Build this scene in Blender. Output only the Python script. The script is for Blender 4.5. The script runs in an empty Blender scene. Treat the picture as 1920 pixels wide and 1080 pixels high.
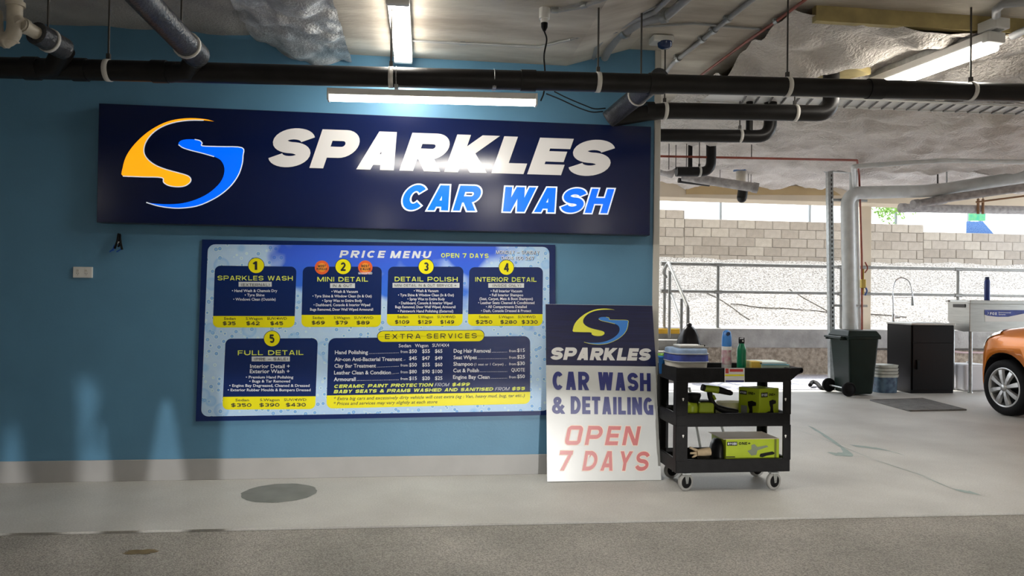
import bpy, bmesh, math, random
from mathutils import Vector, Matrix, noise
random.seed(7)
S = bpy.context.scene
V = Vector
# ------------------------------------------------------------------ camera
FPX = 1350.0; CH = 1.35; D0 = 5.41
yaw, pit, rol = math.radians(6.9), math.radians(.6), math.radians(.75)
F = V((math.sin(yaw)*math.cos(pit), math.cos(yaw)*math.cos(pit), math.sin(pit)))
R0 = V((math.cos(yaw), -math.sin(yaw), 0)); U0 = R0.cross(F)
R = R0*math.cos(rol)+U0*math.sin(rol); U = U0*math.cos(rol)-R0*math.sin(rol)
CAM = V((0, -D0, CH))
cd = bpy.data.cameras.new('camera'); cam = bpy.data.objects.new('camera', cd); S.collection.objects.link(cam)
cd.sensor_width = 36; cd.lens = FPX/1920*36; cd.clip_end = 300
M = Matrix((R, U, -F)).transposed().to_4x4(); M.translation = CAM; cam.matrix_world = M
S.camera = cam
# ------------------------------------------------------------------ world, sun, exposure
w = bpy.data.worlds.new('world'); S.world = w; w.use_nodes = True
bg = w.node_tree.nodes['Background']; bg.inputs[0].default_value = (.86, .93, 1, 1); bg.inputs[1].default_value = 3.6
sl = bpy.data.lights.new('sun', 'SUN'); sl.energy = 5.0; sl.angle = math.radians(.6); sl.color = (1, .95, .86)
so = bpy.data.objects.new('sun', sl); S.collection.objects.link(so)
so.rotation_euler = V((.35, -.80, -1.0)).to_track_quat('-Z', 'Y').to_euler()
S.view_settings.view_transform = 'Standard'; S.view_settings.look = 'None'
S.view_settings.exposure = 0.42; S.view_settings.gamma = 1; S.view_settings.use_curve_mapping = False
# ------------------------------------------------------------------ helpers
def ray(x, y): return (F*FPX + R*(x-960) + U*(540-y))
def oy(x, y, Y): d = ray(x, y); return CAM + d*((Y+D0)/d.y)
def oz(x, y, Z=0.): d = ray(x, y); return CAM + d*((Z-CH)/d.z)
def ox(x, y, X): d = ray(x, y); return CAM + d*(X/d.x)
def opl(x, y, P, n): d = ray(x, y); return CAM + d*((P-CAM).dot(n)/d.dot(n))

def mat(name, col, rough=.6, metal=0., var=0., vscale=4., bump=0., bscale=40., emit=None, es=1., spec=None, detail=6., col2=None, coat=0., trans=0., alpha=1., stretch=None):
    m = bpy.data.materials.new(name); m.use_nodes = True; nt = m.node_tree; N = nt.nodes; L = nt.links
    b = N['Principled BSDF']; b.inputs['Base Color'].default_value = (*col, 1)
    b.inputs['Roughness'].default_value = rough; b.inputs['Metallic'].default_value = metal
    if spec is not None: b.inputs['Specular IOR Level'].default_value = spec
    if coat: b.inputs['Coat Weight'].default_value = coat; b.inputs['Coat Roughness'].default_value = .05
    if trans: b.inputs['Transmission Weight'].default_value = trans
    if alpha < 1: b.inputs['Alpha'].default_value = alpha
    if emit: b.inputs['Emission Color'].default_value = (*emit, 1); b.inputs['Emission Strength'].default_value = es
    if var or bump or col2:
        tc = N.new('ShaderNodeTexCoord'); src = tc.outputs['Object']
        if stretch:
            mp = N.new('ShaderNodeMapping'); mp.inputs['Scale'].default_value = stretch; L.new(src, mp.inputs[0]); src = mp.outputs[0]
    if var or col2:
        n1 = N.new('ShaderNodeTexNoise'); n1.inputs['Scale'].default_value = vscale; n1.inputs['Detail'].default_value = detail; L.new(src, n1.inputs['Vector'])
        r = N.new('ShaderNodeValToRGB'); L.new(n1.outputs['Fac'], r.inputs[0]); L.new(r.outputs[0], b.inputs['Base Color'])
        c2 = col2 if col2 else tuple(min(1, c*(1+var)) for c in col); c1 = col if col2 else tuple(c*(1-var) for c in col)
        r.color_ramp.elements[0].position = .34; r.color_ramp.elements[1].position = .66
        r.color_ramp.elements[0].color = (*c1, 1); r.color_ramp.elements[1].color = (*c2, 1)
    if bump:
        n2 = N.new('ShaderNodeTexNoise'); n2.inputs['Scale'].default_value = bscale; n2.inputs['Detail'].default_value = 5; L.new(src, n2.inputs['Vector'])
        bp = N.new('ShaderNodeBump'); bp.inputs['Strength'].default_value = bump; bp.inputs['Distance'].default_value = .02
        L.new(n2.outputs['Fac'], bp.inputs['Height']); L.new(bp.outputs[0], b.inputs['Normal'])
    return m

class MB:
    def __init__(s): s.v = []; s.f = []; s.sm = []
    def add(s, vs, fs, smooth=False):
        o = len(s.v); s.v += [V(p) for p in vs]; s.f += [[i+o for i in f] for f in fs]; s.sm += [smooth]*len(fs); return s
    def box(s, a, b):
        x0, x1 = sorted((a[0], b[0])); y0, y1 = sorted((a[1], b[1])); z0, z1 = sorted((a[2], b[2]))
        return s.add([(x0,y0,z0),(x1,y0,z0),(x1,y1,z0),(x0,y1,z0),(x0,y0,z1),(x1,y0,z1),(x1,y1,z1),(x0,y1,z1)],
              [(0,3,2,1),(4,5,6,7),(0,1,5,4),(1,2,6,5),(2,3,7,6),(3,0,4,7)])
    def cbox(s, c, sz, ax=None):
        c = V(c); ax = ax or (V((1,0,0)), V((0,1,0)), V((0,0,1)))
        vs = [c+ax[0]*(i*sz[0]/2)+ax[1]*(j*sz[1]/2)+ax[2]*(k*sz[2]/2) for k in (-1,1) for i,j in ((-1,-1),(1,-1),(1,1),(-1,1))]
        return s.add(vs, [(0,3,2,1),(4,5,6,7),(0,1,5,4),(1,2,6,5),(2,3,7,6),(3,0,4,7)])
    def frust(s, b4, t4, caps=True):
        return s.add(list(b4)+list(t4), ([(3,2,1,0),(4,5,6,7)] if caps else []) + [(0,1,5,4),(1,2,6,5),(2,3,7,6),(3,0,4,7)])
    def tube(s, pts, r, n=14, caps=True, rs=None):
        pts = [V(p) for p in pts]; rings = []
        t0 = (pts[1]-pts[0]).normalized(); up = V((0,0,1)) if abs(t0.z) < .9 else V((1,0,0))
        nx = (up-t0*up.dot(t0)).normalized()
        for i, p in enumerate(pts):
            if i == 0: t = t0
            elif i == len(pts)-1: t = (pts[i]-pts[i-1]).normalized()
            else: t = ((pts[i]-pts[i-1]).normalized()+(pts[i+1]-pts[i]).normalized()).normalized()
            nx = (nx-t*nx.dot(t)).normalized(); ny = t.cross(nx); k = rs[i] if rs else r
            rings.append([p+nx*(k*math.cos(a*2*math.pi/n))+ny*(k*math.sin(a*2*math.pi/n)) for a in range(n)])
        vs = [q for g in rings for q in g]; m = len(pts)
        s.add(vs, [(i*n+j, i*n+(j+1)%n, (i+1)*n+(j+1)%n, (i+1)*n+j) for i in range(m-1) for j in range(n)], True)
        if caps: s.add(rings[0], [list(range(n))[::-1]]); s.add(rings[-1], [list(range(n))])
        return s
    def lathe(s, prof, c, axis=(0,0,1), n=24, smooth=True):
        c = V(c); a = V(axis).normalized(); up = V((0,0,1)) if abs(a.z) < .9 else V((1,0,0)); x = (up-a*up.dot(a)).normalized(); y = a.cross(x)
        vs = [c+a*h+x*(r*math.cos(j*2*math.pi/n))+y*(r*math.sin(j*2*math.pi/n)) for r, h in prof for j in range(n)]
        return s.add(vs, [(i*n+j, i*n+(j+1)%n, (i+1)*n+(j+1)%n, (i+1)*n+j) for i in range(len(prof)-1) for j in range(n)], smooth)
    def poly(s, pts, d=None):
        pts = [V(p) for p in pts]; n = len(pts)
        if d is None: return s.add(pts, [list(range(n))])
        d = V(d); s.add(pts+[p+d for p in pts], [list(range(n)), list(range(n, 2*n))[::-1]]+[(i, i+n, (i+1)%n+n, (i+1)%n) for i in range(n)]); return s
    def build(s, name, m, parent=None, bevel=0, loc=None, recalc=True, seg=2):
        me = bpy.data.meshes.new(name)
        off = V(loc) if loc is not None else V((0,0,0))
        p = parent; base = V((0,0,0))
        while p is not None: base += p.location; p = p.parent
        me.from_pydata([q-off-base for q in s.v], [], s.f)
        me.polygons.foreach_set('use_smooth', s.sm)
        if bevel or recalc:
            bm = bmesh.new(); bm.from_mesh(me)
            if recalc: bmesh.ops.recalc_face_normals(bm, faces=bm.faces)
            if bevel:
                bmesh.ops.remove_doubles(bm, verts=bm.verts, dist=1e-5)
                es = [e for e in bm.edges if len(e.link_faces) == 2 and e.calc_face_angle(0) > .6]
                bmesh.ops.bevel(bm, geom=es, offset=bevel, segments=seg, profile=.5, affect='EDGES', clamp_overlap=True)
            bm.to_mesh(me); bm.free()
        me.materials.append(m)
        o = bpy.data.objects.new(name, me); S.collection.objects.link(o)
        if parent: o.parent = parent
        o.location = off
        return o
def tag(o, label=None, cat=None, group=None, kind=None):
    if label: o['label'] = label
    if cat: o['category'] = cat
    if group: o['group'] = group
    if kind: o['kind'] = kind
    return o
def thing(name, label, cat, loc, group=None):
    o = bpy.data.objects.new(name, None); S.collection.objects.link(o); o.location = loc; o.empty_display_size = .1
    return tag(o, label, cat, group)
def struct(o): return tag(o, kind='structure')
def fbm(p, sc, oct=3): return noise.fractal(V(p)*sc, 1.0, 2.0, oct)
def spline(pts, n=8):
    pts = [V(p) for p in pts]; P = [pts[0]*2-pts[1]]+pts+[pts[-1]*2-pts[-2]]; out = []
    for i in range(1, len(P)-2):
        a, b, c, d = P[i-1], P[i], P[i+1], P[i+2]
        for k in range(n):
            t = k/n; out.append(.5*((2*b)+(c-a)*t+(2*a-5*b+4*c-d)*t*t+(3*b-a-3*c+d)*t**3))
    return out+[pts[-1]]
def elbow(pts, r, n=6):
    """polyline with rounded corners"""
    pts = [V(p) for p in pts]; out = [pts[0]]
    for i in range(1, len(pts)-1):
        a, b, c = pts[i-1], pts[i], pts[i+1]
        p = b+(a-b).normalized()*r; q = b+(c-b).normalized()*r
        for k in range(n+1):
            t = k/n; out.append(p*(1-t)**2+b*(2*t*(1-t))+q*t*t)
    return out+[pts[-1]]

# ------------------------------------------------------------------ stroke font (capitals, digits) and glyph text
def arc(cx, cy, rx, ry, a0, a1, n=14):
    return [(cx+rx*math.cos(math.radians(a0+(a1-a0)*i/n)), cy+ry*math.sin(math.radians(a0+(a1-a0)*i/n))) for i in range(n+1)]
def glyph(c, t, w):
    h = t/2; l = h; r = w-h; b = h; T = 1-h; m = w/2; e = .5; q = min((r-l)/2, .34)
    rr = lambda: (arc(r-q, T-q, q, q, 0, 90, 6)+arc(l+q, T-q, q, q, 90, 180, 6)+arc(l+q, b+q, q, q, 180, 270, 6)+arc(r-q, b+q, q, q, 270, 360, 6))
    if c == 'A': return [[(h*1.15, -.2*e), (m-.12*h, 1.1)], [(w-h*1.15, -.2*e), (m+.12*h, 1.1)], [(.3*w, .27), (.7*w, .27)]]
    if c == 'B': return [[(l, 0), (l, 1)], [(l, T)]+arc(r-.28, .5+(T-.5)/2, .26, (T-.5)/2, 90, -90)+[(l, .5)], [(l, .5)]+arc(r-.27, (b+.5)/2, .27, (.5-b)/2, 90, -90)+[(l, b)]]
    if c == 'C': return [arc(m, .5, (r-l)/2, T-.5, 42, 318, 26)]
    if c == 'D': return [[(l, 0), (l, 1)], [(l, T), (m*.8, T)]+arc(m*.8, .5, r-m*.8, T-.5, 90, -90)+[(l, b)]]
    if c == 'E': return [[(l, 0), (l, 1)], [(l, T), (w, T)], [(l, .5), (w*.94, .5)], [(l, b), (w, b)]]
    if c == 'F': return [[(l, 0), (l, 1)], [(l, T), (w, T)], [(l, .48), (w*.9, .48)]]
    if c == 'G': return [arc(m, .5, (r-l)/2, T-.5, 45, 335, 26)+[(r, .46)], [(m*1.05, .46), (w, .46)], [(r, .46), (r, 0)]]
    if c == 'H': return [[(l, 0), (l, 1)], [(r, 0), (r, 1)], [(l, .5), (r, .5)]]
    if c in 'I1': return [[(m, 0), (m, 1)]] if c == 'I' else [[(m+h*.4, 0), (m+h*.4, 1)], [(m+h*.4, .9), (m-t*.95, .70)]]
    if c == 'J': return [[(r, 1)]+[(r, b+q)]+arc(m, b+q, (r-l)/2, q, 0, -180)]
    if c == 'K': return [[(l, 0), (l, 1)], [(l, .28), (r+h*.2, 1.1)], [(m*.72, .52), (r+h*.15, -.1)]]
    if c == 'L': return [[(l, 0), (l, 1)], [(l, b), (w, b)]]
    if c == 'M': return [[(l, 0), (l, 1)], [(r, 0), (r, 1)], [(l, 1.05), (m, -.02)], [(r, 1.05), (m, -.02)]]
    if c == 'N': return [[(l, 0), (l, 1)], [(r, 0), (r, 1)], [(l, 1.04), (r, -.04)]]
    if c == 'O': return [arc(m, .5, (r-l)/2, T-.5, 0, 360, 32)]
    if c == '0': return [arc(m, .5, (r-l)/2, T-.5, 0, 360, 32)]
    if c == 'o': q = .13; p = rr(); return [p+[p[0]]]
    if c == 'Q': return [arc(m, .5, (r-l)/2, T-.5, 0, 360, 32), [(m, .3), (r, 0)]]
    if c in 'PR':
        y = .42 if c == 'P' else .45; g = (T-y)/2
        s_ = [[(l, 0), (l, 1)], [(l, T)]+arc(r-g*.95, T-g, g*.95, g, 90, -90)+[(l, y)]]
        if c == 'R': s_.append([(m*.9, y), (r+h*.1, -.08)])
        return s_
    if c in 'S5$':
        g = (T-.5)/2; x = (r-l)/2
        if c == '5': return [[(r, T), (l+.02, T), (l, .52)], [(l, .56), (m, .6)]+arc(m, (b+.6)/2, x, (.6-b)/2, 90, -150, 20)]
        s_ = [arc(m, .5+g, x, g, 12, 262, 20)+arc(m, .5-g, x, g, 84, -168, 20)]
        if c == '$': s_.append([(m, -.1), (m, 1.1)])
        return s_
    if c == 'T': return [[(m, 0), (m, 1)], [(0, T), (w, T)]]
    if c == 'U': return [[(l, 1), (l, b+q)]+arc(m, b+q, (r-l)/2, q, 180, 360)+[(r, 1)]]
    if c == 'V': return [[(h*1.1, 1.1), (m, -.06)], [(w-h*1.1, 1.1), (m, -.06)]]
    if c == 'W': return [[(h, 1.1), (w*.28, -.06)], [(m, 1.1), (w*.28, -.06)], [(m, 1.1), (w*.72, -.06)], [(w-h, 1.1), (w*.72, -.06)]]
    if c == 'X': return [[(h, -.05), (w-h, 1.05)], [(h, 1.05), (w-h, -.05)]]
    if c == 'Y': return [[(h, 1.08), (m, .42)], [(w-h, 1.08), (m, .42)], [(m, 0), (m, .48)]]
    if c == 'Z': return [[(0, T), (w, T)], [(0, b), (w, b)], [(r, T), (l, b)]]
    if c == '2': return [arc(m, .68, (r-l)/2, T-.68, 165, -30, 16)+[(l, b)], [(0, b), (w, b)]]
    if c == '3': return [arc(m, .5+(T-.5)/2, (r-l)/2, (T-.5)/2, 150, -90, 16), arc(m, (b+.5)/2, (r-l)/2, (.5-b)/2, 90, -150, 16)]
    if c == '4': return [[(w*.72, 0), (w*.72, 1)], [(w*.72, 1.), (l, .3)], [(0, .3), (w, .3)]]
    if c == '6': return [arc(m, .34, (r-l)/2, .34-b, 0, 360, 20), [(l, .34), (l+.02, .62), (m*.95, T), (r, T)]]
    if c == '9': return [arc(m, .66, (r-l)/2, .34-b, 0, 360, 20), [(r, .66), (r-.02, .38), (m*1.05, b), (l, b)]]
    if c == '7': return [[(0, T), (w, T)], [(r, T+.02), (m*.75, -.05)]]
    if c == '8': return [arc(m, .5+(T-.5)/2, (r-l)/2*.92, (T-.5)/2, 0, 360, 20), arc(m, (b+.5)/2, (r-l)/2, (.5-b)/2, 0, 360, 20)]
    if c == '&': return [[(w, -.03), (w*.30, .66)]+arc(w*.47, .77, w*.2, T-.77, 200, -20, 12)+[(w*.62, .66), (w*.18, .4)]+arc(w*.42, .27, w*.42-h, .27-b, 165, 300, 12)+[(w*.97, .5)]]
    if c == '+': return [[(m, .15), (m, .85)], [(0, .5), (w, .5)]]
    if c == '-': return [[(0, .45), (w, .45)]]
    if c in '.': return [[(m, 0), (m, t)]]
    if c == '/': return [[(0, 0), (w, 1)]]
    if c == '(': return [arc(w*1.3, .5, w, .58, 130, 230, 8)]
    if c == ')': return [arc(-w*.3, .5, w, .58, 50, -50, 8)]
    return []
WID = dict(I=.0, M=1.25, W=1.42, E=.82, L=.78, F=.8, T=.85, K=1.05)
def clipy(p):
    for sgn, lim in ((1, 0.), (-1, 1.)):
        out = []
        for i in range(len(p)):
            a, b = p[i-1], p[i]; fa = sgn*(a[1]-lim); fb = sgn*(b[1]-lim)
            if (fa >= 0) != (fb >= 0): k = fa/(fa-fb); out.append((a[0]+(b[0]-a[0])*k, a[1]+(b[1]-a[1])*k))
            if fb >= 0: out.append(b)
        p = out
        if not p: return p
    return p
def stroke_text(s, t=.2, wd=.8, sp=.12, sh=0., grow=0., clip=True):
    """-> list of convex 2d polygons, total width (cap height 1)"""
    x = 0; out = []
    for c in s:
        if c == ' ': x += wd*.62; continue
        w_ = WID.get(c, 1.)*wd
        if c in 'I.': w_ = t
        if c == '1': w_ = wd*.62
        if c in '()': w_ = wd*.4
        if c in '0123456789$' and c != '1': w_ = wd*.95
        for ln in glyph(c, t, w_):
            P = [V((p[0], p[1])) for p in ln]; hw = t/2+grow; n = len(P)
            nr = []
            closed = (P[0]-P[-1]).length < 1e-4 and n > 4
            for i in range(n):
                if i == 0: d = (P[1]-P[0]) if not closed else (P[1]-P[-2])
                elif i == n-1: d = (P[-1]-P[-2]) if not closed else (P[1]-P[-2])
                else: d = (P[i]-P[i-1]).normalized()+(P[i+1]-P[i]).normalized()
                d = d.normalized(); nn = V((-d.y, d.x)); k = 1.
                if 0 < i < n-1:
                    d1 = (P[i]-P[i-1]).normalized(); k = 1/max(.35, nn.dot(V((-d1.y, d1.x))))
                nr.append(nn*hw*k)
            if grow and not closed:
                P[0] = P[0]-(P[1]-P[0]).normalized()*grow; P[-1] = P[-1]+(P[-1]-P[-2]).normalized()*grow
            for i in range(n-1):
                q = [P[i]+nr[i], P[i+1]+nr[i+1], P[i+1]-nr[i+1], P[i]-nr[i]]
                q = [(a.x, a.y) for a in q]
                if not grow:
                    if c != '$': q = clipy(q)
                else:
                    q = [(a[0], (a[1]+grow)/(1+2*grow)) for a in q]; q = clipy(q); q = [(a[0], a[1]*(1+2*grow)-grow) for a in q]
                if len(q) > 2: out.append([(x+a[0]+sh*a[1], a[1]) for a in q])
        x += w_+sp
    return out, x-sp
_bc = {}
def bfont(s, bold=0., sh=0.):
    c = bpy.data.curves.new('tmp', 'FONT'); c.body = s; c.size = 1; c.offset = bold; c.shear = sh; c.resolution_u = 2
    o = bpy.data.objects.new('tmp', c); me = bpy.data.meshes.new_from_object(o)
    vs = [v.co.copy() for v in me.vertices]; fs = [list(p.vertices) for p in me.polygons]
    bpy.data.objects.remove(o); bpy.data.meshes.remove(me); bpy.data.curves.remove(c)
    x0 = min(v.x for v in vs); x1 = max(v.x for v in vs)
    return vs, fs, x0, x1
class Plane:
    """a printed plane; pixel or world points are laid on it"""
    def __init__(s, P, n): s.P = V(P); s.n = V(n).normalized()
    def at(s, x, y, lift=0.): return opl(x, y, s.P+s.n*lift, s.n)
    def span(s, x0, y0, x1, y1, h, lift):
        # laid out on the base plane, then lifted along the normal
        A = s.at(x0, y0); B = s.at(x1, y1); C = s.at(x0, y0-h); e1 = (B-A); e2 = C-A
        u = e1.normalized(); up = (s.n.cross(u)); up = up if up.dot(e2) > 0 else -up
        return A+s.n*lift, e1, up*abs(e2.dot(up))
    def caps(s, mb, txt, x0, y0, x1, y1, h, lift=.002, **k):
        A, e1, e2 = s.span(x0, y0, x1, y1, h, lift); g = k.get('grow', 0)
        ps, wdt = stroke_text(txt, **k)
        for i, q in enumerate(ps): mb.poly([A+e1*(a/wdt)+e2*b+s.n*(3e-5*(i % 24)) for a, b in q])
    def small(s, mb, txt, x0, y0, x1, y1, h, lift=.002, bold=.012, sh=0.):
        A, e1, e2 = s.span(x0, y0, x1, y1, h, lift); vs, fs, a0, a1 = bfont(txt, bold, sh)
        mb.add([A+e1*((v.x-a0)/(a1-a0))+e2*(v.y/.70) for v in vs], fs)
    def rr(s, mb, c4, rad, lift=.001, rd=(1,1,1,1), d=None):
        c = [s.at(*p) for p in c4]; w_ = (c[1]-c[0]).length; h_ = (c[3]-c[0]).length; pts = []
        for k, (cx, cy, a) in enumerate(((0,0,180),(1,0,270),(1,1,0),(0,1,90))):
            r = rad if rd[k] else 0; ru = r/w_; rv = r/h_
            if not r: pts.append((cx, cy)); continue
            for i in range(7):
                t = math.radians(a+90*i/6); pts.append(((ru if cx == 0 else 1-ru)+ru*math.cos(t), (rv if cy == 0 else 1-rv)+rv*math.sin(t)))
        P3 = [(c[0]*(1-u)+c[1]*u)*(1-v)+(c[3]*(1-u)+c[2]*u)*v+s.n*lift for u, v in pts]
        mb.poly(P3, d)
    def disc(s, mb, x, y, rpx, lift=.003, d=None, n=24):
        c = s.at(x, y); r = (s.at(x+rpx, y)-c).length; u = V((0,0,1)).cross(s.n).normalized(); v = s.n.cross(u)
        mb.poly([c+s.n*lift+u*(r*math.cos(i*2*math.pi/n))+v*(r*math.sin(i*2*math.pi/n)) for i in range(n)], d)

# ------------------------------------------------------------------ materials
def blend(*a): return a
M_wall = mat('blue_paint', (.105, .265, .42), .42, var=.05, vscale=2.5, bump=.04, bscale=60)
M_skirt = mat('grey_skirting', (.42, .42, .42), .55, var=.06, vscale=3)
M_trim = mat('cream_trim', (.62, .60, .55), .5)
M_floor = mat('painted_concrete', (.47, .46, .435), .55, col2=(.57, .565, .535), vscale=1.6, bump=.12, bscale=45, detail=10)
M_asph = mat('rough_concrete', (.27, .26, .235), .85, col2=(.40, .38, .345), vscale=1.3, bump=.5, bscale=110, detail=12)
def speckle(m, sc, dark, amt):
    nt = m.node_tree; N = nt.nodes; L = nt.links; b = N['Principled BSDF']; src = b.inputs['Base Color'].links[0].from_socket
    tc = N.new('ShaderNodeTexCoord'); n = N.new('ShaderNodeTexNoise'); n.inputs['Scale'].default_value = sc; n.inputs['Detail'].default_value = 3
    L.new(tc.outputs['Object'], n.inputs['Vector']); mr = N.new('ShaderNodeMapRange'); mr.inputs[1].default_value = .35; mr.inputs[2].default_value = .65
    mr.inputs[3].default_value = 1-amt; mr.inputs[4].default_value = 1+amt; L.new(n.outputs['Fac'], mr.inputs[0])
    mx = N.new('ShaderNodeVectorMath'); mx.operation = 'SCALE'; L.new(src, mx.inputs[0]); L.new(mr.outputs[0], mx.inputs['Scale']); L.new(mx.outputs[0], b.inputs['Base Color'])
speckle(M_asph, 130, 0, .35); speckle(M_floor, 90, 0, .08)
M_patch = mat('dark_patch', (.20, .205, .19), .6, var=.12, vscale=6)
M_stain = mat('brown_stain', (.17, .13, .065), .8, var=.3, vscale=14)
M_teal = mat('teal_stain', (.29, .37, .35), .6, var=.12, vscale=9)
M_spray = mat('grey_sprayed_ceiling', (.33, .32, .31), .95, col2=(.44, .43, .41), vscale=3, bump=.6, bscale=60)
M_foil = mat('silver_foil', (.66, .66, .65), .5, metal=.2, var=.35, vscale=5, bump=.7, bscale=55)
M_conc = mat('ceiling_concrete', (.38, .33, .27), .85, col2=(.74, .70, .61), vscale=1.7, bump=.25, bscale=25, detail=9, stretch=(.6, 2.2, 1))
M_foam = mat('sprayed_foam', (.66, .61, .565), .9, col2=(.86, .81, .76), vscale=1.8, bump=.9, bscale=38, detail=9)
[n_ for n_ in M_foam.node_tree.nodes if n_.type == 'BUMP'][0].inputs['Distance'].default_value = .05
M_cream = mat('cream_beam', (.66, .56, .42), .7, var=.05, vscale=2)
M_tan = mat('tan_band', (.50, .36, .18), .7, var=.08, vscale=2)
M_ochre = mat('ochre_board', (.42, .34, .15), .8, var=.2, vscale=6)
M_black = mat('black_pipe', (.010, .009, .009), .42, spec=.28, var=.3, vscale=7)
M_dkpipe = mat('lagged_pipe', (.05, .053, .062), .34, metal=.25, var=.3, vscale=9, bump=.4, bscale=60)
M_pvc = mat('cream_pvc', (.55, .50, .41), .45, var=.18, vscale=12)
M_galv = mat('galvanised_steel', (.42, .44, .44), .42, metal=.75, var=.15, vscale=20)
M_strap = mat('white_strap', (.72, .70, .66), .5)
M_rod = mat('threaded_rod', (.07, .065, .06), .5, metal=.5)
M_conduit = mat('grey_conduit', (.36, .37, .38), .45, var=.1, vscale=8)
M_gpipe = mat('grey_pvc', (.60, .62, .61), .4, var=.08, vscale=8)
M_dgpipe = mat('dusty_pipe', (.36, .34, .33), .6, var=.25, vscale=14)
M_red = mat('red_pipe', (.32, .07, .04), .5, var=.2, vscale=9)
M_white = mat('white_plastic', (.78, .78, .76), .4)
M_blackp = mat('black_plastic', (.007, .007, .008), .5, spec=.2, var=.25, vscale=20, bump=.15, bscale=150)
M_rubber = mat('black_rubber', (.007, .007, .008), .75, spec=.2)
M_steel = mat('brushed_stainless', (.42, .415, .39), .36, metal=1, var=.08, vscale=4, stretch=(1, 1, 12))
M_chrome = mat('chrome', (.75, .76, .78), .12, metal=1)
M_tube = mat('lit_diffuser', (.95, .95, .9), .4, emit=(1, .965, .88), es=13)
M_tube2 = mat('lit_diffuser_warm', (.95, .95, .9), .4, emit=(1, .93, .82), es=16)

# ------------------------------------------------------------------ structure
XW = 1.80
ZL, ZLow, ZR = 3.23, 3.115, 3.27
def zceil(Y): return ZR + max(0, Y)*.024
struct(MB().box((-9, 0, 0), (XW-.05, .2, 3.6)).build('wall_back', M_wall))
struct(MB().box((-9, -.012, 0), (XW-.05, 0, .15)).build('baseboard_back', M_skirt, bevel=.003))
struct(MB().box((XW-.05, -.015, 0), (XW, .215, 3.45)).build('trim_1', M_trim, bevel=.004))
# floor: light painted concrete, rough darker concrete in front
a, b = oz(0, 1000), oz(1920, 961); sl_ = (b.y-a.y)/(b.x-a.x)
bl = lambda X: a.y+sl_*(X-a.x)
YF = 6.75
struct(MB().add([(-9, bl(-9), 0), (14, bl(14), 0), (14, YF, 0), (-9, YF, 0), (-9, bl(-9), -.1), (14, bl(14), -.1)], [(0,1,2,3), (4,5,1,0)]).build('floor', M_floor))
fl = bpy.data.objects['floor']
struct(MB().box((-9, -16, -.1), (14, bl(0)+.35, -.106)).add([(-9, -16, -.012), (14, -16, -.012), (14, bl(14)-.008, -.012), (-9, bl(-9)-.008, -.012)], [(0,1,2,3)]).build('floor_front', M_asph))
def blob(cx, cy, rx, ry, n=28, jag=.12, z=.0015, seed=0):
    return [(cx+rx*(1+jag*math.sin(i*2.3+seed)+jag*.6*math.sin(i*5.1+seed*2))*math.cos(i*2*math.pi/n), cy+ry*(1+jag*math.sin(i*1.7+seed))*math.sin(i*2*math.pi/n), z) for i in range(n)]
c = oz(524, 924); MB().poly(blob(c.x, c.y, .245, .235, 40, .02)).build('dark_patch', M_patch, fl)
c = oz(265, 1031); MB().poly(blob(c.x, c.y, .085, .035, 24, .2, -.010)).build('oil_stain', M_stain, fl)
for pts, wd in (([(1500, 808), (1535, 820), (1580, 838), (1640, 862), (1700, 882), (1740, 895)], .06), ([(1520, 800), (1560, 826), (1590, 850), (1560, 852)], .07), ([(1600, 836), (1650, 842), (1690, 852)], .05), ([(1740, 897), (1790, 918), (1830, 925)], .05)):
    q = spline([oz(*p) for p in pts], 5); mb = MB()
    L_ = [p+V((0, wd*(.7+.6*abs(math.sin(i*1.9+wd*99))), .0015)) for i, p in enumerate(q)]; R_ = [p-V((0, wd*(.7+.5*abs(math.sin(i*2.7))), -.0015)) for i, p in enumerate(q)]
    for i in range(len(q)-1): mb.add([L_[i], L_[i+1], R_[i+1], R_[i]], [(0, 1, 2, 3)])
    mb.build('paint_stain', M_teal, fl)
# ceiling
Xa, Xb = oy(478, 75, 0).x, oy(545, 103, 0).x
Xf = oy(660, 112, 0).x; Xc = oy(1062, 128, 0).x; Xd = oy(1180, 90, 0).x
X1 = oz(1308, 150, ZR).x; Y1 = oz(1700, 22, ZR).y
def sheet(name, xs, ys, zf, m, amp, sc):
    vs = [(x, y, zf(x, y)-abs(fbm((x, y, 3.1), sc))*amp) for y in ys for x in xs]; nx = len(xs)
    fs = [(j*nx+i, j*nx+i+1, (j+1)*nx+i+1, (j+1)*nx+i) for j in range(len(ys)-1) for i in range(nx-1)]
    return struct(MB().add(vs, fs, True).build(name, m, recalc=False))
def rng(a, b, n): return [a+(b-a)*i/(n-1) for i in range(n)]
sheet('ceiling', rng(-9, Xa+.03, 90), rng(-16, .02, 160), lambda x, y: ZL, M_spray, .035, 1.7)
def zfoil(x, y):
    t = (x-Xa)/(Xf-Xa); return ZL-.02-.13*min(1, max(0, t*2.2))-.03*math.sin(y*2.1+t*3)*math.sin(max(0, min(1, t))*3.14)
sheet('ceiling_foil', rng(Xa, Xf, 44), rng(-5, .02, 180), zfoil, M_foil, .075, 3.2)
mb = MB(); prof = [(Xf-.02, ZLow), (Xc, ZLow), (Xd, ZR), (X1+.15, ZR), (X1+.15, 3.7), (Xf-.02, 3.7)]
mb.add([(x, y, z) for y in (-16, .02) for x, z in prof], [(i, (i+1)%6, (i+1)%6+6, i+6) for i in range(6)]+[(0,1,2,3,4,5), (11,10,9,8,7,6)]); 
struct(mb.build('ceiling_concrete', M_conc))
struct(MB().box((Xa, -16, 3.2), (Xf, -5, 3.6)).box((X1+.15, -16, ZR), (14, Y1, 3.7)).build('ceiling_slab', M_conc))
struct(MB().box((XW, .02, ZR+.01), (X1+.15, 2.6, 3.7)).build('ceiling_strip', M_conc))
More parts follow.
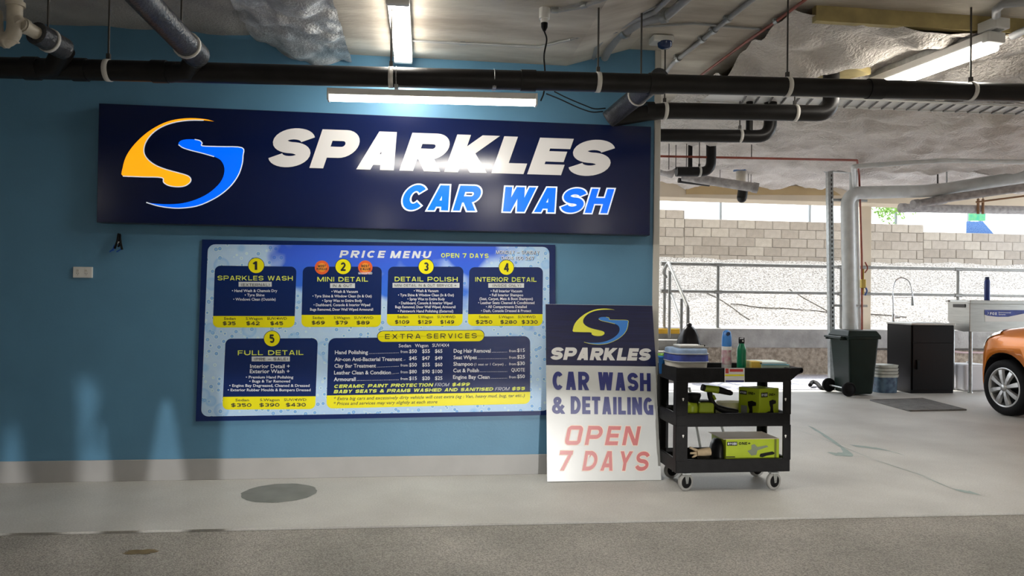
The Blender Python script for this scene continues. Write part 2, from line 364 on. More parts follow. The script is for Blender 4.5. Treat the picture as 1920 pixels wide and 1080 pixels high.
struct(MB().box((X1+.15, Y1-.01, ZR-.10), (9.4, Y1+.04, ZR+.01)).build('trim_2', M_ochre))
def zfoam(x, y):
    e = min(1, max(0, (x-X1)/.25)); return zceil(y)-.06*e-.035*math.sin(x*1.7+y*1.1)**2-.02*math.sin(3.1*x-1.3*y)
sheet('ceiling_foam', rng(X1, 14, 190), rng(Y1, 6.5, 150), zfoam, M_foam, .15, 1.9)
sheet('ceiling_foam_rear', rng(-2, X1+.02, 60), rng(2.5, 6.5, 50), lambda x, y: zceil(y)-.06, M_foam, .15, 1.9)
struct(MB().box((-2, Y1+3.5, 3.6), (14, 6.6, 3.9)).build('ceiling_top', M_conc))
# edge beam with a darker tan band laid on its face
YB = 6.5
bz = oy(1500, 377, YB).z
struct(MB().box((-3, YB, bz), (14, YB+.5, 4.4)).build('beam', M_cream, bevel=.01))
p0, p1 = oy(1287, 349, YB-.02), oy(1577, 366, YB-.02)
struct(MB().add([p0, oy(1550, 349, YB-.02), p1, oy(1287, 364, YB-.02)]+[q+V((0, .03, 0)) for q in (p0, oy(1550, 349, YB-.02), p1, oy(1287, 364, YB-.02))], [(0,1,2,3),(4,5,6,7),(0,1,5,4),(1,2,6,5),(2,3,7,6),(3,0,4,7)]).build('beam_band', M_tan))
# far left side wall behind (closes the bay) and building above
struct(MB().box((-3, .2, 0), (-2.8, 7, 3.6)).build('wall_left', M_cream))
struct(MB().box((-12, -.0, 3.7), (16, 7.0, 9)).build('building_upper', M_cream))
struct(MB().box((-12, -16, 3.7), (16, -.0, 4.1)).build('ceiling_deck', M_conc))
struct(MB().box((13.9, -16, 0), (14.1, -.5, 3.7)).build('wall_right', mat('grey_render', (.45, .44, .42), .8, var=.08)))  # unseen wall, its length set by how much daylight it lets in
struct(MB().box((-9.2, -16.2, 0), (14.1, -16, 3.7)).build('wall_rear', mat('grey_render_rear', (.35, .35, .34), .8, var=.08)))  # unseen wall, added to keep the left of the blue wall dark
struct(MB().box((-9.2, -16, 0), (-9, .2, 3.7)).build('wall_side', mat('grey_render_dark', (.3, .3, .3), .8, var=.08)))
# column by the pipes
c0 = oy(1617, 500, 6.9); c1 = oy(1632, 500, 6.9)
struct(MB().box((c0.x-.02, 6.95, 0), (c1.x+.05, 7.15, bz+.05)).build('column', M_cream, bevel=.008))
# retaining wall + platform
M_ret = mat('retaining_concrete', (.34, .33, .31), .85, var=.2, vscale=4, bump=.4, bscale=30)
M_agg = mat('rough_aggregate_face', (.27, .22, .165), .95, col2=(.50, .42, .33), vscale=16, bump=1., bscale=45)
M_plat = mat('platform_concrete', (.20, .19, .20), .8, var=.08, vscale=3)
YR = 6.75; zt = oy(1450, 617, YR).z; zm = oy(1450, 652, YR).z
X0s = oy(1290, 620, YR).x
struct(MB().box((X0s, YR, zm), (16, YR+.3, zt)).build('wall_retaining', M_ret, bevel=.008))
struct(MB().box((-3, YR+.04, -.1), (16, YR+.3, zm)).build('wall_footing', M_agg))
struct(MB().box((-3, YR+.3, zt-.1), (16, 8.35, zt-.005)).build('platform', M_plat))
# steps with yellow nosing at the left
M_yel = mat('yellow_paint', (.75, .42, .03), .6, var=.1)
for i in range(5):
    z = zt-.02-i*.17
    if z < .1: break
    struct(MB().box((X0s-1.6, YR-.28*i-.02, -.0), (X0s-.02, YR+.35, z)).build('step', M_ret, bevel=.006)) if i else struct(MB().box((X0s-1.6, YR+.1, 0), (X0s-.02, YR+.36, z)).build('step', M_ret, bevel=.006))
struct(MB().box((X0s-1.6, YR+.085, zt-.10), (X0s-.02, YR+.2, zt-.015)).build('step_nosing', M_yel))
# blue-grey grated strip along the foot of the wall
M_tile = mat('grate_strip', (.34, .36, .46), .5)
nt = M_tile.node_tree; ck = nt.nodes.new('ShaderNodeTexVoronoi'); ck.inputs['Scale'].default_value = 22; tcn = nt.nodes.new('ShaderNodeTexCoord'); nt.links.new(tcn.outputs['Object'], ck.inputs['Vector'])
rp = nt.nodes.new('ShaderNodeValToRGB'); rp.color_ramp.elements[0].color = (.16, .18, .30, 1); rp.color_ramp.elements[1].color = (.62, .62, .70, 1); rp.color_ramp.elements[1].position = .35
nt.links.new(ck.outputs['Distance'], rp.inputs[0]); nt.links.new(rp.outputs[0], nt.nodes['Principled BSDF'].inputs['Base Color'])
ya = oz(1500, 731).y
struct(MB().box((XW, ya, -.02), (14, YR+.02, .006)).build('floor_strip', M_tile))
# slope: shotcrete with pebbly face
M_slope = mat('pebbly_embankment', (.12, .11, .10), .9, col2=(.52, .50, .48), vscale=30, bump=1., bscale=30, detail=4)
YS0, YS1 = 8.35, 11.0
zs1 = oy(1450, 487, YS1).z
zsl = lambda x, y: zt-.02+(zs1-zt+.02)*max(0, min(1, (y-YS0)/(YS1-YS0)))+.05*fbm((x, y, 0), 1.2)
xs = rng(-6, 24, 300); ys = rng(YS0-.05, YS1+.3, 50); nx = len(xs)
vs = [(x, y, zsl(x, y)+.012*noise.noise(V((x*9, y*9, 0)))) for y in ys for x in xs]
struct(MB().add(vs, [(j*nx+i, j*nx+i+1, (j+1)*nx+i+1, (j+1)*nx+i) for j in range(len(ys)-1) for i in range(nx-1)], True).build('embankment', M_slope, recalc=False))
emb = bpy.data.objects['embankment']
M_joint = mat('dark_joint', (.12, .11, .10), .9)
def onslope(px, py):
    y = 9.
    for _ in range(25):
        p = oy(px, py, y); y = YS0+(p.z-zt+.02)/(zs1-zt+.02)*(YS1-YS0); y = max(YS0, min(YS1, y))
    p = oy(px, py, y); p.z = zsl(p.x, p.y)+.012; return p
for A, B in (((1325, 548), (1405, 597)), ((1370, 571), (1560, 586)), ((1480, 545), (1560, 588)), ((1620, 588), (1700, 597))):
    q = [onslope(A[0]+(B[0]-A[0])*i/10, A[1]+(B[1]-A[1])*i/10) for i in range(11)]
    MB().tube(q, .010, 5).build('joint', M_joint, emb)
# block wall: every block an object
M_blk = [mat('block_%s' % n, c, .9, var=.07, vscale=9, bump=.35, bscale=50) for n, c in (('a', (.27, .245, .22)), ('b', (.235, .21, .185)), ('c', (.30, .275, .245)))]
M_mort = mat('mortar', (.20, .185, .17), .95)
YK = 11.0; zb0 = oy(1450, 492, YK).z-.25
wallb = thing('block_wall', 'stepped grey concrete block wall on top of the embankment behind the railing', 'wall', (4, YK, zb0))
BW, BH = .43, .205
def topz(x):
    pts = [(1230, 393), (1284, 393), (1284, 413), (1573, 418), (1732, 421), (1732, 438), (1920, 441)]
    return pts
tops = [(oy(900, 393, YK).x, oy(1284, 393, YK).x, oy(1250, 393, YK).z), (oy(1284, 413, YK).x, oy(1732, 418, YK).x, oy(1500, 415.5, YK).z), (oy(1732, 438, YK).x, oy(2060, 438, YK).x, oy(1820, 437, YK).z)]
protos = {}; nb = 0
for (xa, xb, ztop) in tops:
    k = 0
    while ztop-k*(BH+.01) > zb0+.0:
        z1_ = ztop-k*(BH+.01); x = xa-(BW/2 if k % 2 else 0)
        while x < xb-.01:
            xl = max(x, xa); xr = min(x+BW, xb)
            if xr-xl > .04:
                key = (round(xr-xl, 2), random.randint(0, 2))
                if key not in protos:
                    o = MB().box((0, 0, 0), (xr-xl-.008, .18, BH)).build('block', M_blk[key[1]], wallb, bevel=.006, loc=V((0,0,0)), seg=1)
                    me = o.data; me.transform(Matrix.Translation(wallb.location)); protos[key] = me
                    o.location = V((xl, YK+random.uniform(-.006, .006), z1_-BH))-wallb.location
                else:
                    o = bpy.data.objects.new('block', protos[key]); S.collection.objects.link(o); o.parent = wallb
                    o.location = V((xl, YK+random.uniform(-.006, .006), z1_-BH))-wallb.location
                nb += 1
            x += BW+.01
        k += 1
mb = MB()
for (xa, xb, ztop) in tops: mb.box((xa, YK+.012, zb0-.3), (xb-.002, YK+.17, ztop-.006))
mb.build('mortar', M_mort, wallb)
# fence above: pale translucent ribbed sheets with posts
M_fence = mat('translucent_sheet', (.86, .88, .88), .5)
nt = M_fence.node_tree; tb = nt.nodes.new('ShaderNodeBsdfTranslucent'); tb.inputs[0].default_value = (.9, .93, .92, 1); ms = nt.nodes.new('ShaderNodeMixShader'); ms.inputs[0].default_value = .6
nt.links.new(nt.nodes['Principled BSDF'].outputs[0], ms.inputs[1]); nt.links.new(tb.outputs[0], ms.inputs[2]); nt.links.new(ms.outputs[0], nt.nodes['Material Output'].inputs[0])
YN = 11.6
fence = thing('sheet_fence', 'white ribbed translucent fence with thin posts above the block wall', 'fence', (5, YN, 2.6))
posts = [oy(x, 395, YN).x for x in (700, 1000, 1350, 1517, 1678, 1815, 1836, 2050)]
for i, x in enumerate(posts): MB().cbox((x, YN-.03, 3.1), (.05, .05, 1.5)).build('post', mat('fence_post', (.16, .18, .20), .5) if i == 0 else bpy.data.materials['fence_post'], fence)
for i in range(len(posts)-1):
    if i == 5: continue
    mb = MB(); x = posts[i]+.03; e = posts[i+1]-.03; n = max(4, int((e-x)/.05)); vs = []
    for k in range(n+1):
        xx = x+(e-x)*k/n; yy = YN+(.012 if (k//2) % 2 else -.012); vs += [(xx, yy, 2.4), (xx, yy, 3.72)]
    mb.add(vs, [(2*k, 2*k+2, 2*k+3, 2*k+1) for k in range(n)]).build('sheet_panel', M_fence, fence, recalc=False)
# tree and blue/green playground-like mesh panels seen beyond the fence
M_leaf = mat('pale_green_leaf', (.16, .32, .06), .6); M_leaf.node_tree.nodes['Principled BSDF'].inputs['Emission Strength'].default_value = 0
tr = thing('shrub', 'pale green feathery shrub behind the block wall right of the cream column', 'shrub', (oy(1668, 400, 11.4).x, 11.4, 2))
cx = tr.location.x; mb = MB()
for i in range(260):
    t = V((random.gauss(0, .22), random.gauss(0, .04), random.gauss(0, .16))); p = V((cx, 11.4, oy(1668, 390, 11.4).z))+t
    d = V((random.uniform(-1, 1), random.uniform(-.3, .3), random.uniform(-1, .3))).normalized()*.10; s_ = V((d.z, 0, -d.x))*.22
    mb.add([p, p+d*.5+s_, p+d, p+d*.5-s_], [(0, 1, 2, 3)])
fo = mb.build('foliage', M_leaf, tr, recalc=False); fo['kind'] = 'stuff'
MB().tube([(cx, 11.4, 2), (cx+.05, 11.4, 2.8), (cx, 11.4, 3.3)], .02, 8).build('trunk', mat('bark', (.2, .15, .1), .9), tr)
M_bm = mat('blue_mesh', (.01, .06, .26), .6, col2=(.06, .16, .36), vscale=40); M_gm = mat('green_sheet', (.01, .26, .15), .6, col2=(.10, .32, .12), vscale=6)
YP = 11.45
pf = thing('site_hoarding', 'blue and green mesh panel hanging behind the fence at the far right', 'panel', (oy(1830, 430, YP).x, YP, 2.4))
MB().poly([oy(1813, 415, YP), oy(1843, 415, YP), oy(1865, 440, YP), oy(1812, 440, YP)], (0, .02, 0)).build('blue_panel', M_bm, pf)
MB().poly([oy(1817, 399, YP), oy(1848, 399, YP), oy(1848, 414, YP), oy(1817, 414, YP)], (0, .02, 0)).build('green_panel', M_gm, pf)

for px in (1818, 1842):
    q = oy(px, 410, YP+.04); MB().tube([(q.x, YP+.04, 2.3), (q.x, YP+.04, q.z+.1)], .02, 8).build('post', M_gpipe, pf)
# ------------------------------------------------------------------ railing on the retaining wall
M_rail = mat('galvanised_rail', (.24, .24, .225), .5, metal=.5, var=.12, vscale=12)
YG = 6.95
rl = thing('railing', 'grey galvanised two-rail pipe railing along the raised platform', 'railing', (oy(1240, 615, YG).x, YG, zt))
ztop_ = oy(1346, 496, YG).z; zmid = oy(1346, 547, YG).z; xl = oy(1246, 500, YG).x; xr = 12.5
MB().tube([(xl, YG, ztop_), (xr, YG, ztop_)], .030, 10).build('top_rail', M_rail, rl)
MB().tube([(xl, YG, zmid), (xr, YG, zmid)], .027, 10).build('mid_rail', M_rail, rl)
for px in (1246, 1346, 1577, 1796): 
    x = oy(px, 560, YG).x
    o = MB().tube([(x, YG, zt-.01), (x, YG, ztop_)], .028, 10).lathe([(.055, 0), (.055, .012), (.035, .02)], (x, YG, zt-.005)).build('post', M_rail, rl)
    for z in (ztop_, zmid): MB().tube([(x-.07, YG, z), (x+.07, YG, z)], .038, 10).build('clamp', M_rail, o)
hr = thing('stair_handrail', 'grey pipe handrail sloping down the steps beside the blue wall end', 'handrail', (oy(1256, 620, YR).x, YR, 0))
A = oy(1243, 510, YR+.1); B = oy(1253, 492, YR); C = oy(1290, 577, YR-1.0); D_ = oy(1290, 618, YR-1.0); D_.z = .35
MB().tube(elbow([oy(1250, 521, YR+.1), A, B, C, V((C.x, C.y, .25))], .06), .028, 10).build('rail', M_rail, hr)
MB().tube([oy(1256, 508, YR), V((oy(1256, 508, YR).x, YR, .5))], .026, 10).build('post', M_rail, hr)
MB().tube([oy(1258, 550, YR), oy(1277, 605, YR-.7)], .024, 10).build('mid_rail', M_rail, hr)
p = oy(1278, 560, YR-.7); MB().tube([p, V((p.x, p.y, .3))], .026, 10).build('post', M_rail, hr)
bg_ = thing('black_bag', 'black rubbish bag hanging from the foot of the stair handrail', 'bag', oy(1290, 655, YR-1.05))
mb = MB(); c = oy(1292, 640, YR-1.1)
prof = [(.001, .25), (.06, .235), (.12, .18), (.17, .08), (.20, -.05), (.20, -.2), (.17, -.34), (.001, -.4)]
mb.lathe(prof, c, n=20)
for i, v in enumerate(mb.v):
    a_ = math.atan2(v.y-c.y, v.x-c.x); k = 1+.10*math.sin(a_*5+v.z*9); mb.v[i] = V((c.x+(v.x-c.x)*k*.95, c.y+(v.y-c.y)*k*.7, v.z))
mb.build('sack', mat('bag_film', (.006, .006, .007), .35, spec=.2), bg_)
MB().lathe([(.03, .22), (.045, .26), (.03, .29), (.001, .29)], c, n=12).build('knot', bpy.data.materials['bag_film'], bg_)

# ------------------------------------------------------------------ pipes
def straps(par, pts, r, ax=(1, 0, 0), rod=True):
    for p, zc in pts:
        MB().lathe([(r, -.014), (r+.004, -.014), (r+.004, .014), (r, .014)], p, ax, 20).build('strap', M_strap, par)
        if rod and zc: MB().tube([V((p.x, p.y, p.z+r+.002)), V((p.x, p.y, zc))], .006, 6).cbox((p.x, p.y, p.z+r+.02), (.02, .02, .03)).build('hanger_rod', M_rod, par)
YM = -1.12; rm = .058
mpt = lambda px: oy(px, 127+(px)*.0243, YM)
mp = thing('drain_pipe', 'longest black drain pipe running the full width in front of the blue wall', 'pipe', mpt(960))
MB().tube([mpt(-160), mpt(2120)], rm, 20).build('pipe', M_black, mp)
for px in (60, 150, 300, 990, 1230, 1640): MB().tube([mpt(px-14), mpt(px+14)], rm+.006, 20).build('coupling', M_black, mp)
straps(mp, [(mpt(203), ZL), (mpt(733), ZLow), (mpt(1121), 3.2), (mpt(1476), ZR), (mpt(1820), ZR)], rm)
# branch 1 (large lagged)
J = mpt(372); br = thing('branch_pipe', 'thick grey lagged branch pipe coming forward from the long black pipe', 'pipe', J)
q0 = J+V((-.13, -.0, .0)); q1 = oy(365, 100, YM-.12); q2 = oy(232, -22, YM-.9); q3 = q2+(q2-q1)*1.5
q1 = V((q1.x, q1.y, q1.z)); q2.z = q1.z+.07
MB().tube([J+V((-.16, 0, -.01)), J+V((-.05, -.02, .0)), q1+(q1-q2).normalized()*.02], .056, 18).build('junction', M_black, br)
q1b = q1+(q2-q1).normalized()*.10
MB().tube([q1b, q2, q3], .066, 20).build('pipe', M_dkpipe, br)
MB().tube([q1+(q1-q2).normalized()*.03, q1b], .072, 20).build('coupling', M_dkpipe, br)
ax = (q2-q1).normalized(); MB().lathe([(.066, -.007), (.075, -.007), (.075, .007), (.066, .007)], q1b+ax*.005, ax, 20).build('strap', M_strap, br)
p = oy(340, 48, YM-.25); MB().tube([p, V((p.x, p.y, ZL))], .006, 6).build('hanger_rod', M_rod, br)
# branch 2
J = mpt(118); b2 = thing('branch_pipe', 'short black branch elbow joining the long pipe at the top left', 'pipe', J)
q1 = oy(120, 92, YM-.12); q2 = oy(68, 62, YM-.3)
MB().tube([J+V((-.14, 0, -.01)), J+V((-.03, -.03, .0)), q1], .055, 18).build('junction', M_black, b2)
MB().tube([q1, q2], .060, 20).build('pipe', M_dkpipe, b2)
ax = (q2-q1).normalized(); mq = q1*.45+q2*.55; MB().lathe([(.060, -.008), (.066, -.008), (.066, .008), (.060, .008)], mq, ax, 20).build('strap', M_strap, b2)
p = q1*.4+q2*.6; MB().tube([p+V((0, 0, .06)), V((p.x, p.y, ZL))], .006, 6).build('hanger_rod', M_rod, b2)
pt = thing('trap_pipe', 'cream plastic trap pipe bending at the top left corner', 'pipe', oy(30, 40, YM-.35))
q2b = q2+ax*.10
MB().tube([q2-ax*.01, q2b], .034, 16).build('pipe', M_pvc, pt)
MB().tube([q2b-ax*.035, q2b-ax*.01], .04, 16).build('collar', M_pvc, pt)
Yt = q2b.y
pts = elbow([oy(29, -40, Yt), oy(27, 78, Yt), oy(-8, 78, Yt), oy(-10, 20, Yt)], .075, 8)
MB().tube(pts, .035, 16).build('trap', M_pvc, pt)
MB().tube([oy(29, 4, Yt), oy(29, 12, Yt)], .044, 16).build('collar', M_pvc, pt)
MB().tube([oy(27, 32, Yt), q2b], .033, 16).build('side_inlet', M_pvc, pt)
# branch 3 near right end of the sign
e = oy(1148, 218, -.16); f_ = oy(1195, 180, -.55); b3 = thing('branch_pipe', 'black elbow pipe above the right end of the big blue sign', 'pipe', e)
MB().tube([oy(1140, 224, -.14), e, f_, f_+(f_-e)*.8], .066, 18).build('pipe', M_dkpipe, b3)
ax = (f_-e).normalized(); MB().lathe([(.066, -.006), (.073, -.006), (.073, .006), (.066, .006)], f_, ax, 20).build('strap', M_strap, b3)
# pipe 2
Y2 = -.11; r2 = .062; u2 = oy(1558, 213, Y2)
p2 = thing('drain_pipe', 'second black drain pipe from the top, its riser going up through a ceiling hole', 'pipe', u2)
MB().tube(elbow([oy(1150, 222, Y2), oy(1240, 207.5, Y2), u2, V((u2.x, Y2, zceil(Y2)))], .12, 8), r2, 18).build('pipe', M_black, p2)
MB().tube([oy(1225, 208, Y2), oy(1210, 208, Y2)], r2+.007, 18).build('coupling', M_black, p2)
MB().tube([V((u2.x, Y2, zceil(0)-.12)), V((u2.x, Y2, zceil(0)-.05))], r2+.007, 18).build('coupling', M_black, p2)
straps(p2, [(oy(1246, 208, Y2), ZR), (oy(1490, 212, Y2), ZR)], r2)
MB().poly([V((u2.x+x, Y2+y, zceil(0)-.14)) for x, y in ((-.25, -.06), (-.1, .12), (.2, .15), (.32, -.02), (.1, -.14))], (0, 0, .05)).build('hole_edge', M_ochre, p2)
# pipe 3
Y3 = .72; u3 = oy(1444, 256, Y3)
p3 = thing('drain_pipe', 'third black drain pipe from the top, level with the top of the sign', 'pipe', u3)
MB().tube(elbow([V((oy(1180, 253, Y3).x, Y3, oy(1180, 253, Y3).z)), u3, V((u3.x, Y3, zceil(Y3)))], .13, 8), .057, 18).build('pipe', M_black, p3)
q = oy(1405, 230, Y3); MB().tube([V((q.x, Y3, u3.z)), V((q.x, Y3, zceil(Y3)-.05))], .03, 12).build('riser', M_black, p3)
straps(p3, [(oy(1387, 254.5, Y3), zceil(Y3))], .057)
# pipe 4
Y4 = 3.0; u4 = oy(1333, 322, Y4)
p4 = thing('drain_pipe', 'small black drain pipe far behind the end of the wall, with an upturned end', 'pipe', u4)
MB().tube(elbow([oy(1268, 322, Y4), u4, V((u4.x, Y4, zceil(Y4)))], .13, 8), .06, 18).build('pipe', M_black, p4)
q = oy(1294, 300, Y4+.1); MB().tube([V((q.x, q.y, u4.z)), V((q.x, q.y, zceil(Y4)))], .028, 12).build('riser', M_black, p4)
straps(p4, [(oy(1311, 322, Y4), zceil(Y4))], .06)
for px in (1254, 1267, 1287): 
    q = oy(px, 318, Y4); MB().tube([q, V((q.x, Y4, zceil(Y4)))], .005, 6).build('hanger_rod', M_rod, p4)
# pipe 5 dusty
Y5 = 4.9; p5 = thing('waste_pipe', 'dusty grey waste pipe sloping down beneath the far ceiling beside the wall end', 'pipe', oy(1330, 335, Y5))
MB().tube([oy(1200, 306, Y5), oy(1262, 324, Y5)], .085, 16).build('pipe', M_dgpipe, p5)
MB().tube([oy(1280, 331, Y5), oy(1416, 352, Y5-.6)], .066, 16).build('pipe', M_dgpipe, p5)
MB().tube([oy(1411, 351, Y5-.6), oy(1421, 353, Y5-.62)], .075, 16).build('end_cap', M_dgpipe, p5)
q = oy(1389, 330, Y5); MB().tube([V((q.x, q.y, zceil(Y5))), q, oy(1389, 345, Y5)], .07, 16).build('riser', M_pvc, p5)
q = oy(1389, 321, Y5); MB().tube([q, q+V((0, 0, .05))], .11, 16).build('flange', mat('blue_tape', (.08, .16, .32), .6), p5)
q = oy(1391, 371, Y5+.1); MB().tube([oy(1393, 357, Y5+.1), q], .075, 16).lathe([(.075, 0), (.06, -.045), (.03, -.07), (.001, -.075)], q, n=16).build('lower_bend', M_black, p5)
q = oy(1275, 340, Y5+.3); MB().tube([oy(1272, 338, Y5+.3), oy(1330, 345, Y5+.3)], .04, 12).build('side_pipe', M_black, p5)
for px, y1, y2 in ((1350, 298, 333), (1403, 318, 345), (1408, 312, 345)):
    q = oy(px, y2, Y5); MB().tube([q, V((q.x, Y5, zceil(Y5)))], .005, 6).build('hanger_rod', M_rod, p5)
# red line
YL = 4.62; rd = thing('sprinkler_pipe', 'thin red sprinkler pipe under the far white ceiling', 'pipe', oy(1400, 297, YL))
MB().tube([oy(1190, 292, 3.0), oy(1607, 300.5, 3.0), oy(1611, 327, YL), oy(1616, 480, YL), V((oy(1617, 640, YL).x, YL, .2))], .014, 8).build('pipe', M_red, rd)
q = oy(1409, 297, 3.0); MB().tube([q, V((q.x, 3.0, zceil(3)))], .006, 6).build('hanger_rod', M_rod, rd)
M_vlv = mat('brass_valve', (.45, .33, .08), .4, metal=.7)
q = oy(1618, 532, YL); MB().cbox(q, (.07, .05, .13)).tube([q+V((0, 0, -.16)), q+V((0, 0, .22))], .018, 8).build('valve', M_vlv, rd, bevel=.008)
q = oy(1622, 500, YL); MB().tube(spline([q+V((0, 0, -.09)), q+V((.04, 0, -.02)), q+V((.0, 0, .07))]), .01, 8).build('valve_handle', M_red, rd)
q = oy(1622, 545, YL); MB().tube(spline([q+V((0, 0, -.07)), q+V((.03, 0, 0)), q+V((0, 0, .06))]), .012, 8).build('valve_tail', mat('blue_tag', (.05, .12, .4), .5), rd)
# pipe stand at the bin
YD = 4.75
st = thing('strut_post', 'grey slotted steel strut post standing behind the dark green bin', 'post', (oy(1560, 600, YD).x, YD, 0))
a0 = oy(1555, 300, YD); mb = MB()
x_ = oy(1560, 600, YD).x
mb.frust([V((x_-.035, YD-.035, 0)), V((x_+.045, YD-.035, 0)), V((x_+.045, YD+.035, 0)), V((x_-.035, YD+.035, 0))],
         [V((a0.x-.04, YD-.035, 3.33)), V((a0.x+.04, YD-.035, 3.33)), V((a0.x+.04, YD+.035, 3.33)), V((a0.x-.04, YD+.035, 3.33))]).build('channel', M_galv, st)
mb = MB()
for i in range(36):
    z = .9+i*.066; k = z/3.33; xx = x_+(a0.x-x_)*k+.012; mb.cbox((xx, YD-.037, z), (.018, .006, .036))
o = mb.build('slots', M_rod, st); o['kind'] = 'stuff'
MB().box((a0.x-.06, YD-.03, 3.27), (oy(1628, 295, YD).x, YD+.05, 3.33)).build('top_channel', M_galv, st)
for py in (376, 573): 
    q = oy(1556, py, YD-.04); e_ = oy(1614, py-1, YD-.04); MB().box((q.x, YD-.13, q.z-.015), (e_.x+.05, YD-.10, q.z+.02)).build('bracket', M_galv, st)
vp = thing('vent_pipe', 'fat pale grey pipe rising behind the bin and bending right under the ceiling', 'pipe', (oy(1592, 600, YD-.2).x, YD-.2, 0))
Yv = YD-.22
MB().tube(elbow([V((oy(1596, 615, Yv).x, Yv, .1)), oy(1588, 362, Yv), oy(1750, 358, Yv), oy(1925, 331, Yv-.5), oy(2080, 300, Yv-1)], .22, 8), .094, 18).build('pipe', M_gpipe, vp)
for A, B in (((1745, 358), (1760, 356)),): MB().tube([oy(*A, Yv), oy(*B, Yv)], .10, 18).build('coupling', M_gpipe, vp)
for px, y0 in ((1758, 355), (1775, 350), (1916, 330)):
    q = oy(px, y0, Yv); MB().tube([q, V((q.x, Yv, zceil(Yv)-.03))], .012, 6).build('hanger_rod', M_rod if px != 1775 else M_galv, vp)
v2 = thing('vent_pipe', 'slim pale grey pipe beside the fat one, turning right higher up', 'pipe', (oy(1610, 600, YD).x, YD, 0))
Yq = YD-.02
MB().tube(elbow([V((oy(1614, 615, Yq).x, Yq, .1)), oy(1605, 360, Yq), oy(1602, 345, Yq-.3), oy(1600, 312, 3.0), oy(1768, 301, 2.9), oy(1930, 304, 2.9), oy(2050, 306, 2.9)], .08, 6), .030, 14).build('pipe', M_gpipe, v2)
q = oy(1600, 330, Yq-.05); MB().tube([V((q.x, q.y, q.z+.17)), V((q.x, q.y, q.z-.28))], .055, 14).build('sleeve', M_gpipe, v2)
s2 = thing('strut_post', 'narrow slotted strut on the right of the slim grey pipe', 'post', (oy(1617, 600, YD).x, YD+.1, 0))
MB().frust([V((oy(1614, 615, YD).x+.0, YD+.05, 0)), V((oy(1622, 615, YD).x, YD+.05, 0)), V((oy(1622, 615, YD).x, YD+.1, 0)), V((oy(1614, 615, YD).x, YD+.1, 0))],
           [V((oy(1603, 315, YD).x, YD+.05, 3.3)), V((oy(1610, 315, YD).x, YD+.05, 3.3)), V((oy(1610, 315, YD).x, YD+.1, 3.3)), V((oy(1603, 315, YD).x, YD+.1, 3.3))]).build('channel', M_galv, s2)
# lower right dusty pipes
Yw = 4.6; g5 = thing('waste_pipe', 'dusty pale pipe with collars rising to the right edge below the fat grey pipe', 'pipe', oy(1800, 370, Yw))
MB().tube([oy(1712, 384, Yw), oy(1775, 372, Yw-.2), oy(1930, 350, Yw-.8), oy(2050, 330, Yw-1.2)], .06, 16).build('pipe', M_dgpipe, g5)
for A, B in (((1712, 384), (1722, 382)), ((1754, 376), (1772, 373)), ((1908, 353), (1935, 349))):
    MB().tube([oy(*A, Yw-.1), oy(*B, Yw-.1)], .072, 16).build('collar', M_dgpipe, g5)
q = oy(1830, 379, Yw); MB().tube([q, oy(1925, 367, Yw-.2)], .014, 8).build('bracket_rod', mat('rust', (.25, .13, .06), .7), g5)
Yx = 5.5; g6 = thing('waste_pipe', 'dark dusty capped pipe lying lowest under the beam at the right edge', 'pipe', oy(1800, 393, Yx))
MB().tube([oy(1695, 390, Yx), oy(2060, 397, Yx)], .07, 16).build('pipe', M_dgpipe, g6)
MB().tube([oy(1688, 390, Yx), oy(1697, 390, Yx)], .078, 16).build('end_cap', M_dgpipe, g6)
for px in (1834, 1843):
    q = oy(px, 391, Yx-.08); MB().tube([q+V((0, 0, .16)), q+V((0, 0, -.09))], .02, 8).build('clamp', bpy.data.materials['rust'], g6)
for px in (1834, 1843):
    q = oy(px, 391, Yx-.08); MB().tube([q+V((0, 0, .1)), V((q.x, q.y, zceil(Yx)))], .006, 6).build('hanger_rod', M_rod, g6)

# ceiling conduits
def conduit(label, pts, r, m, z=None, cat='conduit', name='conduit', joins=()):
    P = [p if isinstance(p, V) else (oz(p[0], p[1], z)) for p in pts]
    o = thing(name, label, cat, P[len(P)//2]); MB().tube(P, r, 10).build('tube', m, o)
    for j in joins:
        i, t = int(j), j-int(j); q = P[i]*(1-t)+P[i+1]*t; d = (P[i+1]-P[i]).normalized()
        MB().tube([q-d*.02, q+d*.02], r*1.45, 10).cbox(q+V((0, 0, r)), (r*4, r*2, r*1.6)).build('saddle', M_galv, o)
    return o
conduit('grey conduit running from the white ceiling socket to the top edge', [(1032, 20), (1050, 20), (1085, 14), (1110, 6), (1165, -12)], .011, M_conduit, ZLow-.02, joins=(.5, 2.4))
conduit('thin conduit crossing the ceiling concrete behind the hanging plug cable', [(772, 76), (860, 81), (1010, 88), (1070, 74)], .008, M_conduit, ZLow-.012, joins=(1.05,))
conduit('thin conduit continuing up the concrete haunch to the right', [oz(1070, 74, ZLow-.012), oz(1150, 48, ZR-.06), oz(1240, 8, ZR-.03), oz(1262, -10, ZR-.03)], .008, M_conduit, joins=(.2,))
conduit('fat grey conduit curving down the wall top, nearer the sign', [oy(1134, 108, -.03), oz(1142, 92, ZR-.08), oz(1160, 68, ZR-.06), oz(1200, 42, ZR-.05), oz(1250, 30, ZR-.05), oz(1300, -14, ZR-.05)], .030, M_conduit, joins=(2.3, 3.9))
conduit('slimmer grey conduit beside the fat one at the wall top', [oy(1113, 108, -.02), oz(1118, 88, ZR-.1), oz(1140, 62, ZR-.06), oz(1180, 42, ZR-.05), oz(1228, 22, ZR-.05), oz(1262, -12, ZR-.05)], .018, M_conduit, joins=(2.3,))
conduit('grey conduit with couplers running diagonally across the brown concrete', [(1246, 140), (1262, 118), (1315, 76), (1345, 52), (1420, -8)], .017, M_conduit, ZR-.02, joins=(1.2, 2.1, 2.8, 3.3))
